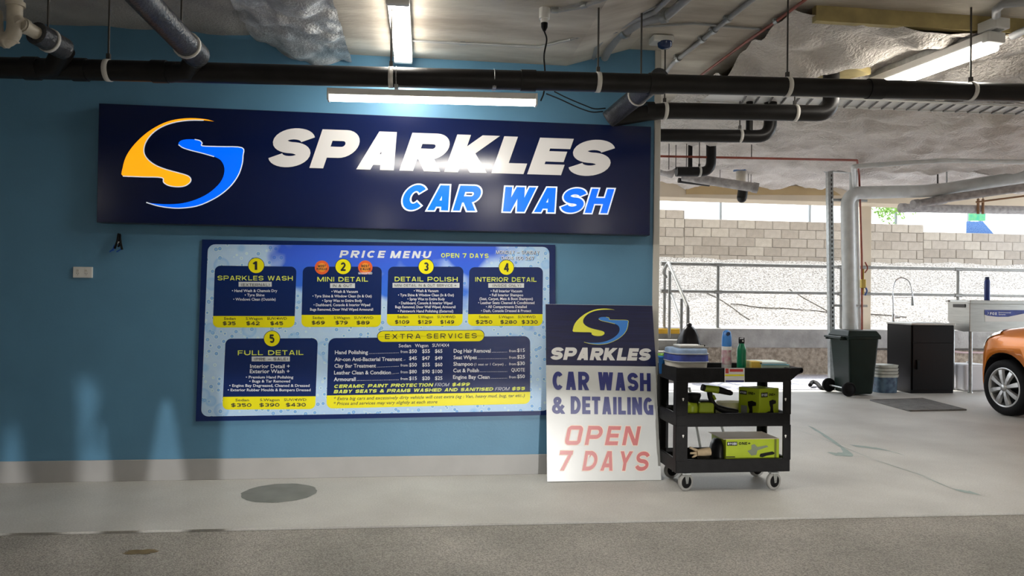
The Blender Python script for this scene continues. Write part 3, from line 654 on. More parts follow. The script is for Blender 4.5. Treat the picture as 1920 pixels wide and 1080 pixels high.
conduit('thin red pipe along the edge of the white foam ceiling', [(1312, 143), (1400, 78), (1455, 40), (1520, -8)], .010, M_red, ZR-.03, name='sprinkler_pipe', cat='pipe', joins=(2.0,))
conduit('thin grey conduit crossing above the small security camera', [(1180, 52), (1300, 44), (1420, 54), (1462, 58)], .008, M_conduit, ZR-.012)
conduit('grey conduit arching into the top right corner over the batten light', [oz(1868, 30, ZR-.07), oz(1868, 18, ZR-.06), oz(1880, 8, ZR-.06), oz(1930, 3, ZR-.06), oz(1990, 0, ZR-.06)], .026, M_conduit)
conduit('dark conduit entering behind the near end of the right batten light', [oz(1898, 68, ZR-.12), oz(1990, 25, ZR-.12)], .026, M_conduit)
# long perforated cable tray seen under the main pipe at right
Yc = 1.2; tray = thing('cable_tray', 'ladder cable tray with slanted rungs under the foam ceiling at right', 'cable tray', oz(1700, 190, 3.1))
A = oz(1400, 178, 3.10); B = oz(1960, 201, 3.10); dv = (B-A).normalized(); up = V((0, 0, 1)); bk = up.cross(dv)
if bk.y < 0: bk = -bk
for s_ in (0, .26): MB().tube([A+bk*s_-dv*.3, B+bk*s_+dv*.5], .008, 6).build('side_rail', M_white, tray)
n = int((B-A).length/.12)
MB().add([A-dv*.3+V((0, 0, .012)), B+dv*.5+V((0, 0, .012)), B+dv*.5+bk*.26+V((0, 0, .012)), A-dv*.3+bk*.26+V((0, 0, .012))], [(0, 1, 2, 3)]).build('tray_base', M_white, tray)
for i in range(n+4): MB().tube([A+dv*(i*.12), A+dv*(i*.12+.07)+bk*.26], .009, 5).build('rung', M_rod, tray)
# hanging rods standing alone
for px, y1, Y, z in ((1202, 140, YM+.3, ZR),):
    q = oy(px, y1, Y); o = thing('hanger_rod', 'lone black threaded rod hanging in front of the blue wall top right', 'rod', q); MB().tube([q, V((q.x, q.y, z))], .006, 6).build('rod', M_rod, o)

# ------------------------------------------------------------------ lights
def arealight(par, c, sx, sy, e, col=(1, .95, .86), rot=(0, 0, 0)):
    l = bpy.data.lights.new('lamp', 'AREA'); l.shape = 'RECTANGLE'; l.size = sx; l.size_y = sy; l.energy = e; l.color = col
    o = bpy.data.objects.new('lamp', l); S.collection.objects.link(o); o.parent = par; o.location = V(c)-par.location; o.rotation_euler = rot; return o
# batten hung under the main pipe
YT = YM+.0; L0 = oy(616, 178, YT); L1 = oy(1005, 188, YT)
bt = thing('batten_light', 'long white batten light hung by wires under the black pipe above the sign', 'light', (L0+L1)/2)
dz = V((0, 0, 1)); d = (L1-L0).normalized()
L0b = L0+V((0, 0, .012)); L1b = L1+V((0, 0, .012))
MB().cbox((L0+L1)/2+V((0, 0, .016)), ((L1-L0).length, .06, .038), (d, V((0, 1, 0)), d.cross(V((0, 1, 0))))).build('housing', M_white, bt, bevel=.004)
MB().cbox((L0+L1)/2+V((0, 0, -.018)), ((L1-L0).length-.02, .052, .028), (d, V((0, 1, 0)), d.cross(V((0, 1, 0))))).build('diffuser', M_tube, bt, bevel=.006)
for q in (L0, L1): MB().cbox(q+V((0, 0, .0)), (.012, .066, .07)).build('end_cap', M_white, bt, bevel=.003)
for px in (743, 926):
    q = oy(px, 175, YT); c_ = mpt(px)
    mb = MB(); lp = [c_+V((0, math.cos(t)*(rm+.003), math.sin(t)*(rm+.003))) for t in [math.radians(a) for a in range(180, 361, 20)][::-1]]
    mb.tube([V((c_.x, YM-rm-.004, c_.z)), V((q.x, YM-.03, q.z+.03))], .0025, 5); mb.tube([c_+V((0, math.cos(math.radians(a))*(rm+.004), math.sin(math.radians(a))*(rm+.004))) for a in range(0, 181, 20)], .0025, 5); mb.tube([V((c_.x, YM+rm+.004, c_.z)), V((q.x, YM+.03, q.z+.03))], .0025, 5)
    mb.cbox(V((q.x, YM, q.z+.035)), (.022, .07, .02)).build('wire_hanger', M_galv, bt)
arealight(bt, (L0+L1)/2+V((0, .0, -.036)), 1.15, .05, 17, rot=(math.radians(18), 0, 0))
# batten 2 towards the camera
c = oz(752, 66, ZLow-.05); w2 = .135
yA, yB = oz(750, 0, ZLow-.06).y, -.12
b2 = thing('batten_light', 'bright white batten light on the concrete ceiling pointing to the sign', 'light', (c.x, (yA+yB)/2, ZLow-.04))
MB().box((c.x-w2/2, yA, ZLow-.035), (c.x+w2/2, yB, ZLow+.005)).build('housing', M_white, b2, bevel=.005)
MB().box((c.x-w2/2+.012, yA+.03, ZLow-.085), (c.x+w2/2-.012, yB-.03, ZLow-.034)).build('diffuser', M_tube2, b2, bevel=.018)
for y in (yA+.012, yB-.012): MB().box((c.x-w2/2, y-.02, ZLow-.088), (c.x+w2/2, y+.02, ZLow-.0)).build('end_cap', M_white, b2, bevel=.01)
arealight(b2, (c.x, (yA+yB)/2, ZLow-.095), .12, 1.1, 13)
# batten 3 at right
ca = oz(1868, 78, ZR-.20); cb = oz(1640, 163, ZR-.20); dv = (cb-ca).normalized(); sd = V((dv.y, -dv.x, 0))
b3 = thing('batten_light', 'bright white batten light on a rail under the foam ceiling at the top right', 'light', (ca+cb)/2)
ln = (cb-ca).length
MB().cbox((ca+cb)/2+V((0, 0, .095)), (ln*1.06, .06, .05), (dv, sd, V((0, 0, 1)))).build('mounting_rail', M_galv, b3)
MB().cbox((ca+cb)/2+V((0, 0, .035)), (ln, .14, .06), (dv, sd, V((0, 0, 1)))).build('housing', M_white, b3, bevel=.01)
MB().cbox((ca+cb)/2+V((0, 0, -.02)), (ln-.05, .13, .06), (dv, sd, V((0, 0, 1)))).build('diffuser', M_tube2, b3, bevel=.022)
MB().cbox(ca+dv*.02+V((0, 0, .11)), (.14, .12, .07), (dv, sd, V((0, 0, 1)))).build('junction_box', M_white, b3, bevel=.006)
MB().cbox(ca+dv*.02+V((0, 0, .03)), (.06, .145, .075), (dv, sd, V((0, 0, 1)))).build('end_cap', M_white, b3, bevel=.012)
arealight(b3, (ca+cb)/2+V((0, 0, -.06)), ln, .12, 15, rot=(0, 0, math.atan2(dv.y, dv.x)))
# unseen ceiling battens added as interior fill, behind the viewpoint and deeper in
def batten(x, y, z, e, lab, ang=0.):
    o = thing('batten_light', lab, 'light', (x, y, z), 'added fill battens behind the viewpoint')
    MB().box((x-.07, y-.6, z), (x+.07, y+.6, z+.04)).build('housing', M_white, o, bevel=.005)
    MB().box((x-.058, y-.57, z-.05), (x+.058, y+.57, z)).build('diffuser', M_tube2, o, bevel=.018)
    arealight(o, (x, y, z-.06), .12, 1.1, e)
for x, y, e_, lb_ in ((-6.5, -8.6, 14, 'on the ceiling at the left, nearest the dark side wall'), (1.2, -7.8, 26, 'on the ceiling right behind the viewpoint'), (5.6, -6.4, 40, 'on the ceiling right of the viewpoint'), (10, -1.4, 45, 'on the ceiling above the tail of the orange car'), (-1, -12, 20, 'at the rear of the car park, left one of the two'), (4, -12, 20, 'at the rear of the car park, right one of the two')):
    batten(x, y, 3.12, e_, 'added white fill batten '+lb_)
# camera, ceiling socket with plug and cables
q = oz(1240, 76, ZR-.03); sc = thing('security_camera', 'small white ceiling camera beside the top right corner of the blue wall', 'camera', q)
MB().cbox(q, (.16, .12, .05)).build('housing', M_white, sc, bevel=.012)
MB().lathe([(.055, 0), (.05, -.03), (.03, -.045), (.001, -.05)], q+V((.02, -.02, -.02)), n=18).build('dome', mat('blue_glass', (.02, .04, .12), .1), sc)
q = oz(1021, 22, ZLow-.02); ps = thing('ceiling_socket', 'white ceiling socket with a black plug in it', 'socket', q)
MB().tube([q+V((0, 0, .02)), q+V((0, 0, -.045))], .033, 18).build('body', M_white, ps)
MB().tube([q+V((0, 0, -.04)), q+V((0, 0, -.07))], .024, 16).build('ring', M_white, ps)
MB().tube([q+V((0, 0, -.068)), q+V((0, 0, -.095)), q+V((0, 0, -.12))], .02, 14, rs=[.021, .02, .008]).build('plug', M_rubber, ps)
k0 = q+V((0, 0, -.12)); cb_ = thing('power_cable', 'black power cable dropping from the ceiling socket to the batten', 'cable', k0)
MB().tube(spline([k0, oy(1025, 75, (k0.y*.7-.3)), oy(1020, 105, (k0.y*.4-.6)), oy(1022, 140, YM+.08), oy(1020, 172, YM+.07), L1+V((0.03, 0, .0))]), .005, 6).build('cord', M_rubber, cb_)
for j, (A, lab) in enumerate((([(1040, 172), (1062, 183), (1095, 197), (1115, 204), (1135, 203)], 'upper of two black cables sagging to the elbow pipe'), ([(1025, 176), (1050, 186), (1085, 202), (1110, 210), (1130, 209)], 'lower of two black cables sagging to the elbow pipe'))):
    P = [oy(x, y, YM+.06+(x-1025)/110*.85) for x, y in A]; o = thing('loose_cable', lab, 'cable', P[0]); MB().tube(spline(P), .0045, 6).build('cord', M_rubber, o)
# ------------------------------------------------------------------ BIG SIGN
SY = -.11
M_navy = mat('navy_acrylic', (.004, .010, .055), .16, spec=.5)
M_edge = mat('dark_sign_edge', (.01, .018, .05), .4)
def lit(n, c, e, es): return mat(n, c, .18, emit=e, es=es)
M_sw = lit('white_acrylic', (.52, .52, .52), (1, .90, .84), .15)
M_so = lit('orange_acrylic', (.9, .35, .01), (1, .36, .005), .75)
M_sb = lit('blue_acrylic', (.0, .10, .75), (.0, .12, 1), .70)
M_sl = lit('white_line', (.8, .85, .9), (.8, .9, 1), .35)
SP = Plane((0, SY, 2), (0, -1, 0))
c4 = [SP.at(190, 193), SP.at(1222, 238), SP.at(1218, 440), SP.at(176, 418)]
z1_, z0_ = (c4[0].z+c4[1].z)/2, (c4[2].z+c4[3].z)/2; x0_, x1_ = (c4[0].x+c4[3].x)/2, (c4[1].x+c4[2].x)/2
sg = thing('car_wash_sign', 'large navy sign with orange and blue S emblem reading SPARKLES CAR WASH', 'sign', (x0_, 0, z0_))
MB().box((x0_, SY+.004, z0_), (x1_, -.003, z1_)).build('case', M_edge, sg)
MB().box((x0_+.004, SY, z0_+.004), (x1_-.004, SY+.006, z1_-.004)).build('face_panel', M_navy, sg)
# letters SPARKLES one by one. px: x-left bottom, x-right bottom
def letter(txt, x0, y0, x1, y1, h, m, par, pl, lift=.003, name='letter', t=.25, sh=.0, grow=0, wd=.8):
    mb = MB(); pl.caps(mb, txt, x0, y0, x1, y1, h, lift, t=t, wd=wd, sh=sh, grow=grow); return mb.build(name, m, par, recalc=False)
def fitted(txt, x0, x1, yb0, yb1, h0, h1, m, par, pl, t, wd, sp, sh, grow=0., lift=.003, xr=None):
    """lay a word out glyph by glyph between two pixel ends of its baseline"""
    _, W = stroke_text(txt, t=t, wd=wd, sp=sp); x = 0; gap = (x1-x0)/W
    for c in txt:
        if c == ' ': x += wd*.62; continue
        ps, w_ = stroke_text(c, t=t, wd=wd, sh=sh, grow=grow)
        xa = x0+x*gap; k = (xa-x0)/(x1-x0); yb = yb0+(yb1-yb0)*k; h = h0+(h1-h0)*k
        A = pl.at(xa, yb)+pl.n*lift; e1 = (pl.at(xa+w_*gap, yb+(yb1-yb0)*w_*gap/(x1-x0))+pl.n*lift-A); e2 = pl.at(xa, yb-h)+pl.n*lift-A
        e2 = V((0, e2.y, e2.z)); e1 = e1/w_
        mb = MB()
        for i, q in enumerate(ps): mb.poly([A+e1*a+e2*b+pl.n*(3e-5*i) for a, b in q])
        mb.build('letter', m, par, recalc=False); x += w_+sp
fitted('SPARKLES', 496, 1136, 312.5, 331, 74, 68, M_sw, sg, SP, .285, .86, .075, .26)
fitted('CAR', 749, 892, 393.5, 395.5, 47.5, 47, M_sl, sg, SP, .25, .83, .13, .26, grow=.055, lift=.002)
fitted('CAR', 749, 892, 393.5, 395.5, 47.5, 47, M_sb, sg, SP, .25, .83, .13, .26, lift=.004)
fitted('WASH', 933, 1138, 396.5, 400, 46.5, 45.5, M_sl, sg, SP, .25, .83, .13, .26, grow=.055, lift=.002)
fitted('WASH', 933, 1138, 396.5, 400, 46.5, 45.5, M_sb, sg, SP, .25, .83, .13, .26, lift=.004)
# emblem, outlines read off the photo (crop pixels /3.5556 + origin)
def cr(pts): return [(160+x/3.5556, 180+y/3.5556) for x, y in pts]
OR = cr([(860, 170), (800, 155), (700, 148), (600, 158), (520, 182), (440, 225), (370, 280), (310, 345), (270, 410), (250, 480), (252, 535), (380, 540), (510, 545), (522, 575), (555, 597), (610, 606), (665, 600), (700, 575), (703, 550), (680, 530), (620, 512), (540, 490), (470, 462), (420, 425), (393, 380), (398, 325), (430, 270), (480, 225), (545, 192), (620, 172), (700, 163), (790, 163)])
BL = cr([(408, 710), (470, 718), (560, 722), (650, 715), (740, 690), (820, 650), (885, 595), (920, 540), (928, 480), (905, 430), (860, 405), (780, 382), (700, 362), (650, 345), (622, 325), (632, 302), (670, 290), (730, 290), (765, 298), (780, 315), (782, 333), (900, 338), (1045, 345), (1052, 400), (1045, 460), (1020, 530), (970, 600), (900, 660), (820, 705), (740, 735), (640, 748), (560, 745), (480, 732)])
def emblem(pl, f, par, ma, mb_, ml, wl=.006, lift=.003):
    for pts, m, nm, lo, hi in ((OR, ma, 'emblem_crescent', 10, 31), (BL, mb_, 'emblem_swoosh', 12, 33)):
        P = [f(*p) for p in pts]
        c = bpy.data.curves.new('e', 'CURVE'); c.dimensions = '2D'; c.fill_mode = 'FRONT'
        u = V((1, 0, 0)); P0 = P[0]; upv = pl.n.cross(V((1, 0, 0))); upv = upv if upv.z > 0 else -upv
        Q = spline(P+[P[0]], 3)[:-1]
        s_ = c.splines.new('POLY'); s_.points.add(len(Q)-1)
        for i, p in enumerate(Q): s_.points[i].co = ((p-P0).dot(u), (p-P0).dot(upv), 0, 1)
        s_.use_cyclic_u = True
        o = bpy.data.objects.new('e', c); me = bpy.data.meshes.new_from_object(o)
        mb = MB().add([P0+u*v.co.x+upv*v.co.y+pl.n*lift for v in me.vertices], [list(q.vertices) for q in me.polygons])
        bpy.data.objects.remove(o); bpy.data.curves.remove(c); bpy.data.meshes.remove(me)
        ob = mb.build(nm, m, par, recalc=False)
        if ml:
            if nm == 'emblem_crescent': ed = P[10:]
            else: ed = P[10:20]+[] ; 
            lb = MB()
            def ribbon(ed, lb):
                ed = spline(ed, 4)
                for i in range(len(ed)-1):
                    d_ = (ed[i+1]-ed[i]).normalized(); nn = pl.n.cross(d_)*wl
                    lb.add([ed[i]+nn+pl.n*(lift+.0008), ed[i+1]+nn+pl.n*(lift+.0008), ed[i+1]-nn+pl.n*(lift+.0008), ed[i]-nn+pl.n*(lift+.0008)], [(0, 1, 2, 3)])
            for sg_ in ([P[10:]] if nm == 'emblem_crescent' else [P[10:15], P[17:]+[P[0]]]):
                lb = MB(); ribbon(sg_, lb); lb.build('outline', ml, ob, recalc=False)
emblem(SP, lambda x, y: SP.at(x, y), sg, M_so, M_sb, M_sl, wl=.0035)

# ------------------------------------------------------------------ PRICE BOARD
PY = -.02
BP = Plane((0, PY, 1), (0, -1, 0))
pm = thing('price_board', 'wide blue bubble-pattern PRICE MENU board under the big sign', 'sign', BP.at(367, 790)+V((0, .02, 0)))
M_bnavy = mat('navy_print', (.004, .020, .12), .22)
M_bub = mat('bubble_print', (.3, .5, .8), .2)
nt = M_bub.node_tree; N = nt.nodes; L = nt.links; b_ = N['Principled BSDF']
tc = N.new('ShaderNodeTexCoord'); sp_ = N.new('ShaderNodeSeparateXYZ'); L.new(tc.outputs['Object'], sp_.inputs[0])
def math_(op, a, b=None, c=None):
    n = N.new('ShaderNodeMath'); n.operation = op
    for i, v in enumerate((a, b, c)):
        if v is None: continue
        if isinstance(v, (int, float)): n.inputs[i].default_value = v
        else: L.new(v, n.inputs[i])
    return n.outputs[0]
nz = N.new('ShaderNodeTexNoise'); nz.inputs['Scale'].default_value = 3.2; nz.inputs['Detail'].default_value = 2; L.new(tc.outputs['Object'], nz.inputs['Vector'])
# froth mask: bottom band, left side, top corners (object x 0..2.6, z 0..1.33)
m1 = math_('SUBTRACT', .95, sp_.outputs[2]); m2 = math_('SUBTRACT', .55, sp_.outputs[0]); m3 = math_('SUBTRACT', sp_.outputs[0], 2.15)
mm = math_('MAXIMUM', m1, math_('MAXIMUM', m2, m3)); mm = math_('ADD', mm, math_('MULTIPLY', math_('SUBTRACT', nz.outputs['Fac'], .5), 1.1))
mr = N.new('ShaderNodeMapRange'); mr.inputs[1].default_value = -.06; mr.inputs[2].default_value = .10; L.new(mm, mr.inputs[0])
vo = N.new('ShaderNodeTexVoronoi'); vo.inputs['Scale'].default_value = 21; vo.inputs['Randomness'].default_value = 1; L.new(tc.outputs['Object'], vo.inputs['Vector'])
r1 = N.new('ShaderNodeValToRGB'); L.new(vo.outputs['Distance'], r1.inputs[0]); e = r1.color_ramp.elements
e[0].position = .0; e[0].color = (.50, .74, .98, 1); e[1].position = .75; e[1].color = (.54, .75, 1, 1)
x = e.new(.14); x.color = (.26, .52, .92, 1); x = e.new(.25); x.color = (.20, .44, .86, 1); x = e.new(.31); x.color = (.74, .92, 1, 1); x = e.new(.40); x.color = (.50, .72, 1, 1)
vo.feature = 'F1'; vo2 = N.new('ShaderNodeTexVoronoi'); vo2.inputs['Scale'].default_value = 6; L.new(tc.outputs['Object'], vo2.inputs['Vector'])
r2_ = N.new('ShaderNodeValToRGB'); L.new(vo2.outputs['Distance'], r2_.inputs[0]); e2_ = r2_.color_ramp.elements; e2_[0].position = .0; e2_[0].color = (.55, .55, .55, 1); e2_[1].position = .36; e2_[1].color = (0, 0, 0, 1)
x = e2_.new(.26); x.color = (.75, .75, .75, 1); x = e2_.new(.30); x.color = (1, 1, 1, 1); x = e2_.new(.16); x.color = (.1, .1, .1, 1)
mxr = N.new('ShaderNodeMix'); mxr.data_type = 'RGBA'; L.new(math_('MULTIPLY', r2_.outputs[0], .75), mxr.inputs[0]); L.new(r1.outputs[0], mxr.inputs[6]); mxr.inputs[7].default_value = (.30, .58, .95, 1)
gr = N.new('ShaderNodeMapRange'); gr.inputs[1].default_value = .3; gr.inputs[2].default_value = 1.2; L.new(sp_.outputs[2], gr.inputs[0])
mxb = N.new('ShaderNodeMix'); mxb.data_type = 'RGBA'; mxb.inputs[6].default_value = (.03, .30, .95, 1); mxb.inputs[7].default_value = (.045, .13, .80, 1); L.new(gr.outputs[0], mxb.inputs[0])
mx = N.new('ShaderNodeMix'); mx.data_type = 'RGBA'; L.new(mr.outputs[0], mx.inputs[0]); L.new(mxb.outputs[2], mx.inputs[6]); L.new(mxr.outputs[2], mx.inputs[7]); L.new(mx.outputs[2], b_.inputs['Base Color'])
M_py = mat('yellow_print', (.92, .85, .0), .35)
M_pw = mat('white_print', (.80, .85, .92), .35); M_pk = mat('black_print', (.012, .015, .03), .4); M_pl = mat('lime_print', (.75, .85, .12), .35)
M_pg = mat('grey_label_print', (.66, .70, .72), .35); M_pr = mat('orange_badge_print', (.85, .14, .03), .3)
c4 = [BP.at(379, 449), BP.at(1041, 459), BP.at(1042, 778), BP.at(367, 790)]
MB().poly(c4, (0, .018, 0)).build('board', M_bnavy, pm)
mb = MB(); BP.rr(mb, [(390, 458), (1030, 463), (1030, 770), (377, 781)], .05, .0006); mb.build('bubble_print', M_bub, pm, recalc=False)
def put(kind, items, m, par, name='lettering', lift=.0022, **k):
    mb = MB()
    for it in items:
        (BP.caps if kind == 'c' else BP.small)(mb, *it, lift=lift, **k)
    o = mb.build(name, m, par, recalc=False)
    if len(items) > 1: o['kind'] = 'stuff'
    return o
put('c', [('PRICE', 636, 483, 720, 483.6, 13.5), ('MENU', 731, 484, 806, 484.4, 13.5)], M_pw, pm, t=.24, wd=.85, sp=.3, sh=.2)
put('c', [('OPEN 7 DAYS', 827, 483, 916, 483.8, 8.4)], M_pl, pm, t=.2, wd=.95, sp=.2)
put('c', [('MONDAY - SUNDAY', 930, 476, 1011, 477, 6.6), ('0404 100 267', 940, 487, 1001, 487.5, 6.6)], M_pw, pm, t=.16, wd=.9, sp=.2)
put('c', [('MONDAY - SUNDAY', 930.6, 476.6, 1011.6, 477.6, 6.6), ('0404 100 267', 940.6, 487.6, 1001.6, 488, 6.6)], M_bnavy, pm, lift=.0018, t=.24, wd=.9, sp=.2)
CARDS = [
 ([(403, 498), (556, 500), (552, 614), (399, 614)], 592.5, (480.5, 498, 14.6), '1', ('SPARKLES WASH', 408, 525.5, 549, 526, 8.6), ('(EXTERNAL)', 452, 536.5, 506, 536.5, 5, [447.5, 528.5, 509.5, 537.5]),
  [('• Hand Wash & Chamois Dry', 435, 547.5, 520, 5), ('• Tyre Shine', 459, 555.5, 496, 5), ('• Windows Clean (Outside)', 437.5, 563.5, 517, 5)], 599.5, 609.5, ((420, 442, 'Sedan', '$35', 418, 442), (461, 492, 'S.Wagon', '$42', 462, 487), (501, 538, 'SUV/4WD', '$45', 507, 531))),
 ([(568, 500), (716, 500), (714, 613), (565, 613)], 590.5, (643.5, 500, 14.4), '2', ('MINI DETAIL', 595, 527.8, 690, 528, 8.6), ('IN & OUT', 624, 538.3, 660, 538.3, 5, [619, 531, 665.5, 540]),
  [('• Wash & Vacuum', 621.5, 549, 671, 5), ('• Tyre Shine & Window Clean (In & Out)', 586, 557.5, 697, 5), ('• Spray Wax to Entire Body', 604, 566, 679, 5), ('• Dashboard, Console & Interior Wiped', 588, 574, 694, 5), ('Bugs Removed, Door Well Wiped Armourall', 581.5, 582.5, 699.5, 5)], 598, 608.3, ((586, 607, 'Sedan', '$69', 584.5, 609), (626, 656, 'S.Wagon', '$79', 629, 652), (664, 700, 'SUV/4WD', '$89', 668.5, 693))),
 ([(728, 500), (869, 500), (867, 611), (725, 611)], 589, (799, 500, 14), '3', ('DETAIL POLISH', 740, 527.5, 858, 528, 8.6), ('MINI DETAIL IN & OUT SERVICE +', 740, 537.5, 856, 537.5, 4.6, [736, 530.5, 861.5, 539.5]),
  [('• Wash & Vacuum', 776, 547.6, 822, 5), ('• Tyre Shine & Window Clean (In & Out)', 746.5, 555.5, 851, 5), ('• Spray Wax to Entire Body', 764, 563, 834, 5), ('• Dashboard, Console & Interior Wiped', 748, 570.5, 848, 5), ('Bugs Removed, Door Well Wiped, Armourall', 741, 577.8, 854, 5), ('• Paintwork Hand Polishing (External)', 746, 585.7, 850, 5)], 596.5, 607, ((745, 765, 'Sedan', '$109', 740.5, 767.5), (784, 812, 'S.Wagon', '$129', 783.5, 809.5), (820, 854, 'SUV/4WD', '$149', 825.5, 851.5))),
 ([(880, 501), (1018, 501), (1017, 611), (877, 611)], 589, (949.5, 501.5, 13.7), '4', ('INTERIOR DETAIL', 891, 528, 1006, 528.4, 8.4), ('(INSIDE ONLY)', 923, 538, 977, 538, 4.8, [915.5, 531, 982.5, 539.5]),
  [('• Full Interior Vacuum', 920, 548, 979, 5), ('• Full Interior Shampoo', 918, 555.5, 981, 5), ('(Seat, Carpet, Mats & Boot Shampoo)', 899, 562.5, 999, 5), ('• Leather Seats Cleaned & Conditioned', 896.5, 570, 1002, 5), ('• All Compartments Detailed', 911, 577.5, 987.5, 5), ('• Dash, Console Dressed & Protect', 902, 585, 996, 5)], 596.5, 607, ((898, 917, 'Sedan', '$250', 892, 923), (935, 963, 'S.Wagon', '$280', 938, 969), (971, 1004, 'SUV/4WD', '$330', 978, 1008))),
 ([(423, 635), (596, 634), (591, 767), (417, 768)], 744, (510, 635, 14.8), '5', ('FULL DETAIL', 446, 666, 569, 665.4, 9), ('(PRE - SALE)', 476, 676, 540, 675.6, 5.2, [472, 668.5, 543.5, 677.5]),
  [('Interior Detail +', 469, 690, 543.5, 7.2), ('Exterior Wash +', 468.5, 699.5, 543, 7.2), ('• Premium Hand Polishing', 461, 709.5, 550, 5), ('• Bugs & Tar Removed', 467.5, 717, 544, 5), ('• Engine Bay Degreased, Cleaned & Dressed', 430, 725.2, 580.5, 5), ('• Exterior Rubber Moulds & Bumpers Dressed', 427, 733.4, 582.5, 5)], 752.5, 763, ((441.5, 467, 'Sedan', '$350', 433.5, 471.5), (487.5, 524, 'S.Wagon', '$390', 486.5, 524), (532.5, 574.5, 'SUV/4WD', '$430', 536, 573.5))),
]
for cc, ys_, (cx_, cy_, cr_), num, hd, sub, lines, y1l, y2l, pr in CARDS:
    mb = MB(); BP.rr(mb, cc, .04, .0010); card = mb.build('service_card', M_bnavy, pm, recalc=False)
    k = (ys_-cc[0][1])/(cc[3][1]-cc[0][1]); kb = lambda A, B: (A[0]+(B[0]-A[0])*k, A[1]+(B[1]-A[1])*k)
    s4 = [kb(cc[0], cc[3]), kb(cc[1], cc[2]), cc[2], cc[3]]
    mb = MB(); BP.rr(mb, s4, .04, .0014, rd=(0, 0, 1, 1)); mb.build('price_strip', M_py, card, recalc=False)
    mb = MB(); BP.disc(mb, cx_, cy_, cr_+1, .0014); mb.build('badge_rim', M_bnavy, card, recalc=False)
    mb = MB(); BP.disc(mb, cx_, cy_, cr_, .0018); mb.build('number_badge', M_py, card, recalc=False)
    put('c', [(num, cx_-4.6-(1 if num == '1' else 0), cy_+8, cx_+(4.6 if num != '1' else 3), cy_+8, 16)], M_pk, card, name='number', t=.2, wd=.62)
    put('c', [hd], M_pl, card, t=.17, wd=1.05, sp=.22)
    x0, y0, x1, y1 = sub[6]; mb = MB(); BP.rr(mb, [(x0, y0), (x1, y0), (x1, y1), (x0, y1)], .001, .0014, rd=(0, 0, 0, 0)); mb.build('sub_label', M_pg, card, recalc=False)
    put('c', [sub[:6]], M_pk, card, t=.16, wd=1.0, sp=.22)
    put('s', [(s_, a_, y_, b2_, y_, h_) for s_, a_, y_, b2_, h_ in lines], M_pw, card, bold=.014)
    sl2 = (cc[2][1]-cc[3][1])/(cc[2][0]-cc[3][0])
    put('s', [(w1, xa_, y1l+sl2*(xa_-cc[3][0]), xb_, y1l+sl2*(xb_-cc[3][0]), 4.8) for xa_, xb_, w1, w2_, xc_, xd_ in pr], M_pk, card, bold=.008)
    put('c', [(w2_, xc_, y2l+sl2*(xc_-cc[3][0]), xd_, y2l+sl2*(xd_-cc[3][0]), 6.6) for xa_, xb_, w1, w2_, xc_, xd_ in pr], M_pk, card, t=.2, wd=1.05, sp=.16)
for (x, y, t1, t2) in ((603.7, 501.5, 'MOST', 'POPULAR'), (685, 501.5, 'BEST', 'VALUE')):
    mb = MB(); BP.disc(mb, x, y, 13.4, .0014); o = mb.build('offer_badge', M_pr, pm, recalc=False)
    mb = MB(); BP.disc(mb, x, y, 8.5, .0017); mb.build('badge_glow', mat('amber_print', (.95, .36, .04), .3), o, recalc=False)
    put('c', [(t1, x-7.5, y-.4, x+7.5, y-.4, 4.6), (t2, x-10, y+5, x+10, y+5, 4.2)], M_pk, o, t=.22, wd=.8)
    if t1 == 'BEST': put('c', [('GUARANTEED', x-13, y+12.8, x+13, y+12.8, 4)], M_pw, o, t=.2, wd=.8)
# extra services panel
cc = [(616, 634), (994, 630), (994, 757), (612, 766)]
mb = MB(); BP.rr(mb, cc, .05, .0010); ex = mb.build('extra_services_card', M_bnavy, pm, recalc=False)
mb = MB(); BP.rr(mb, [(612.7, 741.5), (994, 734.7), (994, 757), (612, 766)], .045, .0014, rd=(0, 0, 1, 1)); mb.build('note_strip', M_py, ex, recalc=False)
mb = MB(); BP.rr(mb, [(707, 620.3), (909, 618.3), (908, 640.7), (707, 642)], .042, .0013); mb.build('pill_rim', M_bnavy, ex, recalc=False)
mb = MB(); BP.rr(mb, [(708, 621.3), (908, 619.3), (907, 639.7), (708, 641)], .04, .0016); mb.build('heading_pill', M_py, ex, recalc=False)
put('c', [('EXTRA', 722, 635.5, 789, 634.8, 9), ('SERVICES', 800, 634.6, 894, 633.8, 9)], M_pk, ex, t=.15, wd=1., sp=.4)
rows = [('Hand Polishing', 628, 664, 690, 'from', '$50', '$55', '$65'), ('Air-con Anti-Bacterial Treament', 627.5, 677, 754, '', '$45', '$47', '$49'), ('Clay Bar Treatment', 627, 689.3, 705, 'from', '$50', '$55', '$60'),
        ('Leather Clean & Condition', 626.5, 702, 733, 'from', '$80', '$90', '$100'), ('Armourall', 626, 714.5, 667, 'from', '$15', '$20', '$25')]
L1_, L2_ = [], []
for i, (n, x0, y0, x1, fr, a_, b2_, c2_) in enumerate(rows):
    L1_.append((n, x0, y0, x1, y0-.4, 7)); y = y0-2.3+i*.05
    L1_ += [(a_, 767, y, 781.5, y, 6.6), (b2_, 791.5, y-.2, 806, y-.2, 6.6), (c2_, 810 if c2_ == '$100' else 815.5, y-.4, 829.5, y-.4, 6.6)]
    if fr: L2_.append((fr, 751, y, 764.5, y, 5)); L2_.append(('.'*max(6, int((748-x1)/2.4)), x1+2, y0-.6, 748, y, 5))
    else: L2_.append(('..', x1+3, y0-1, 760, y, 5))
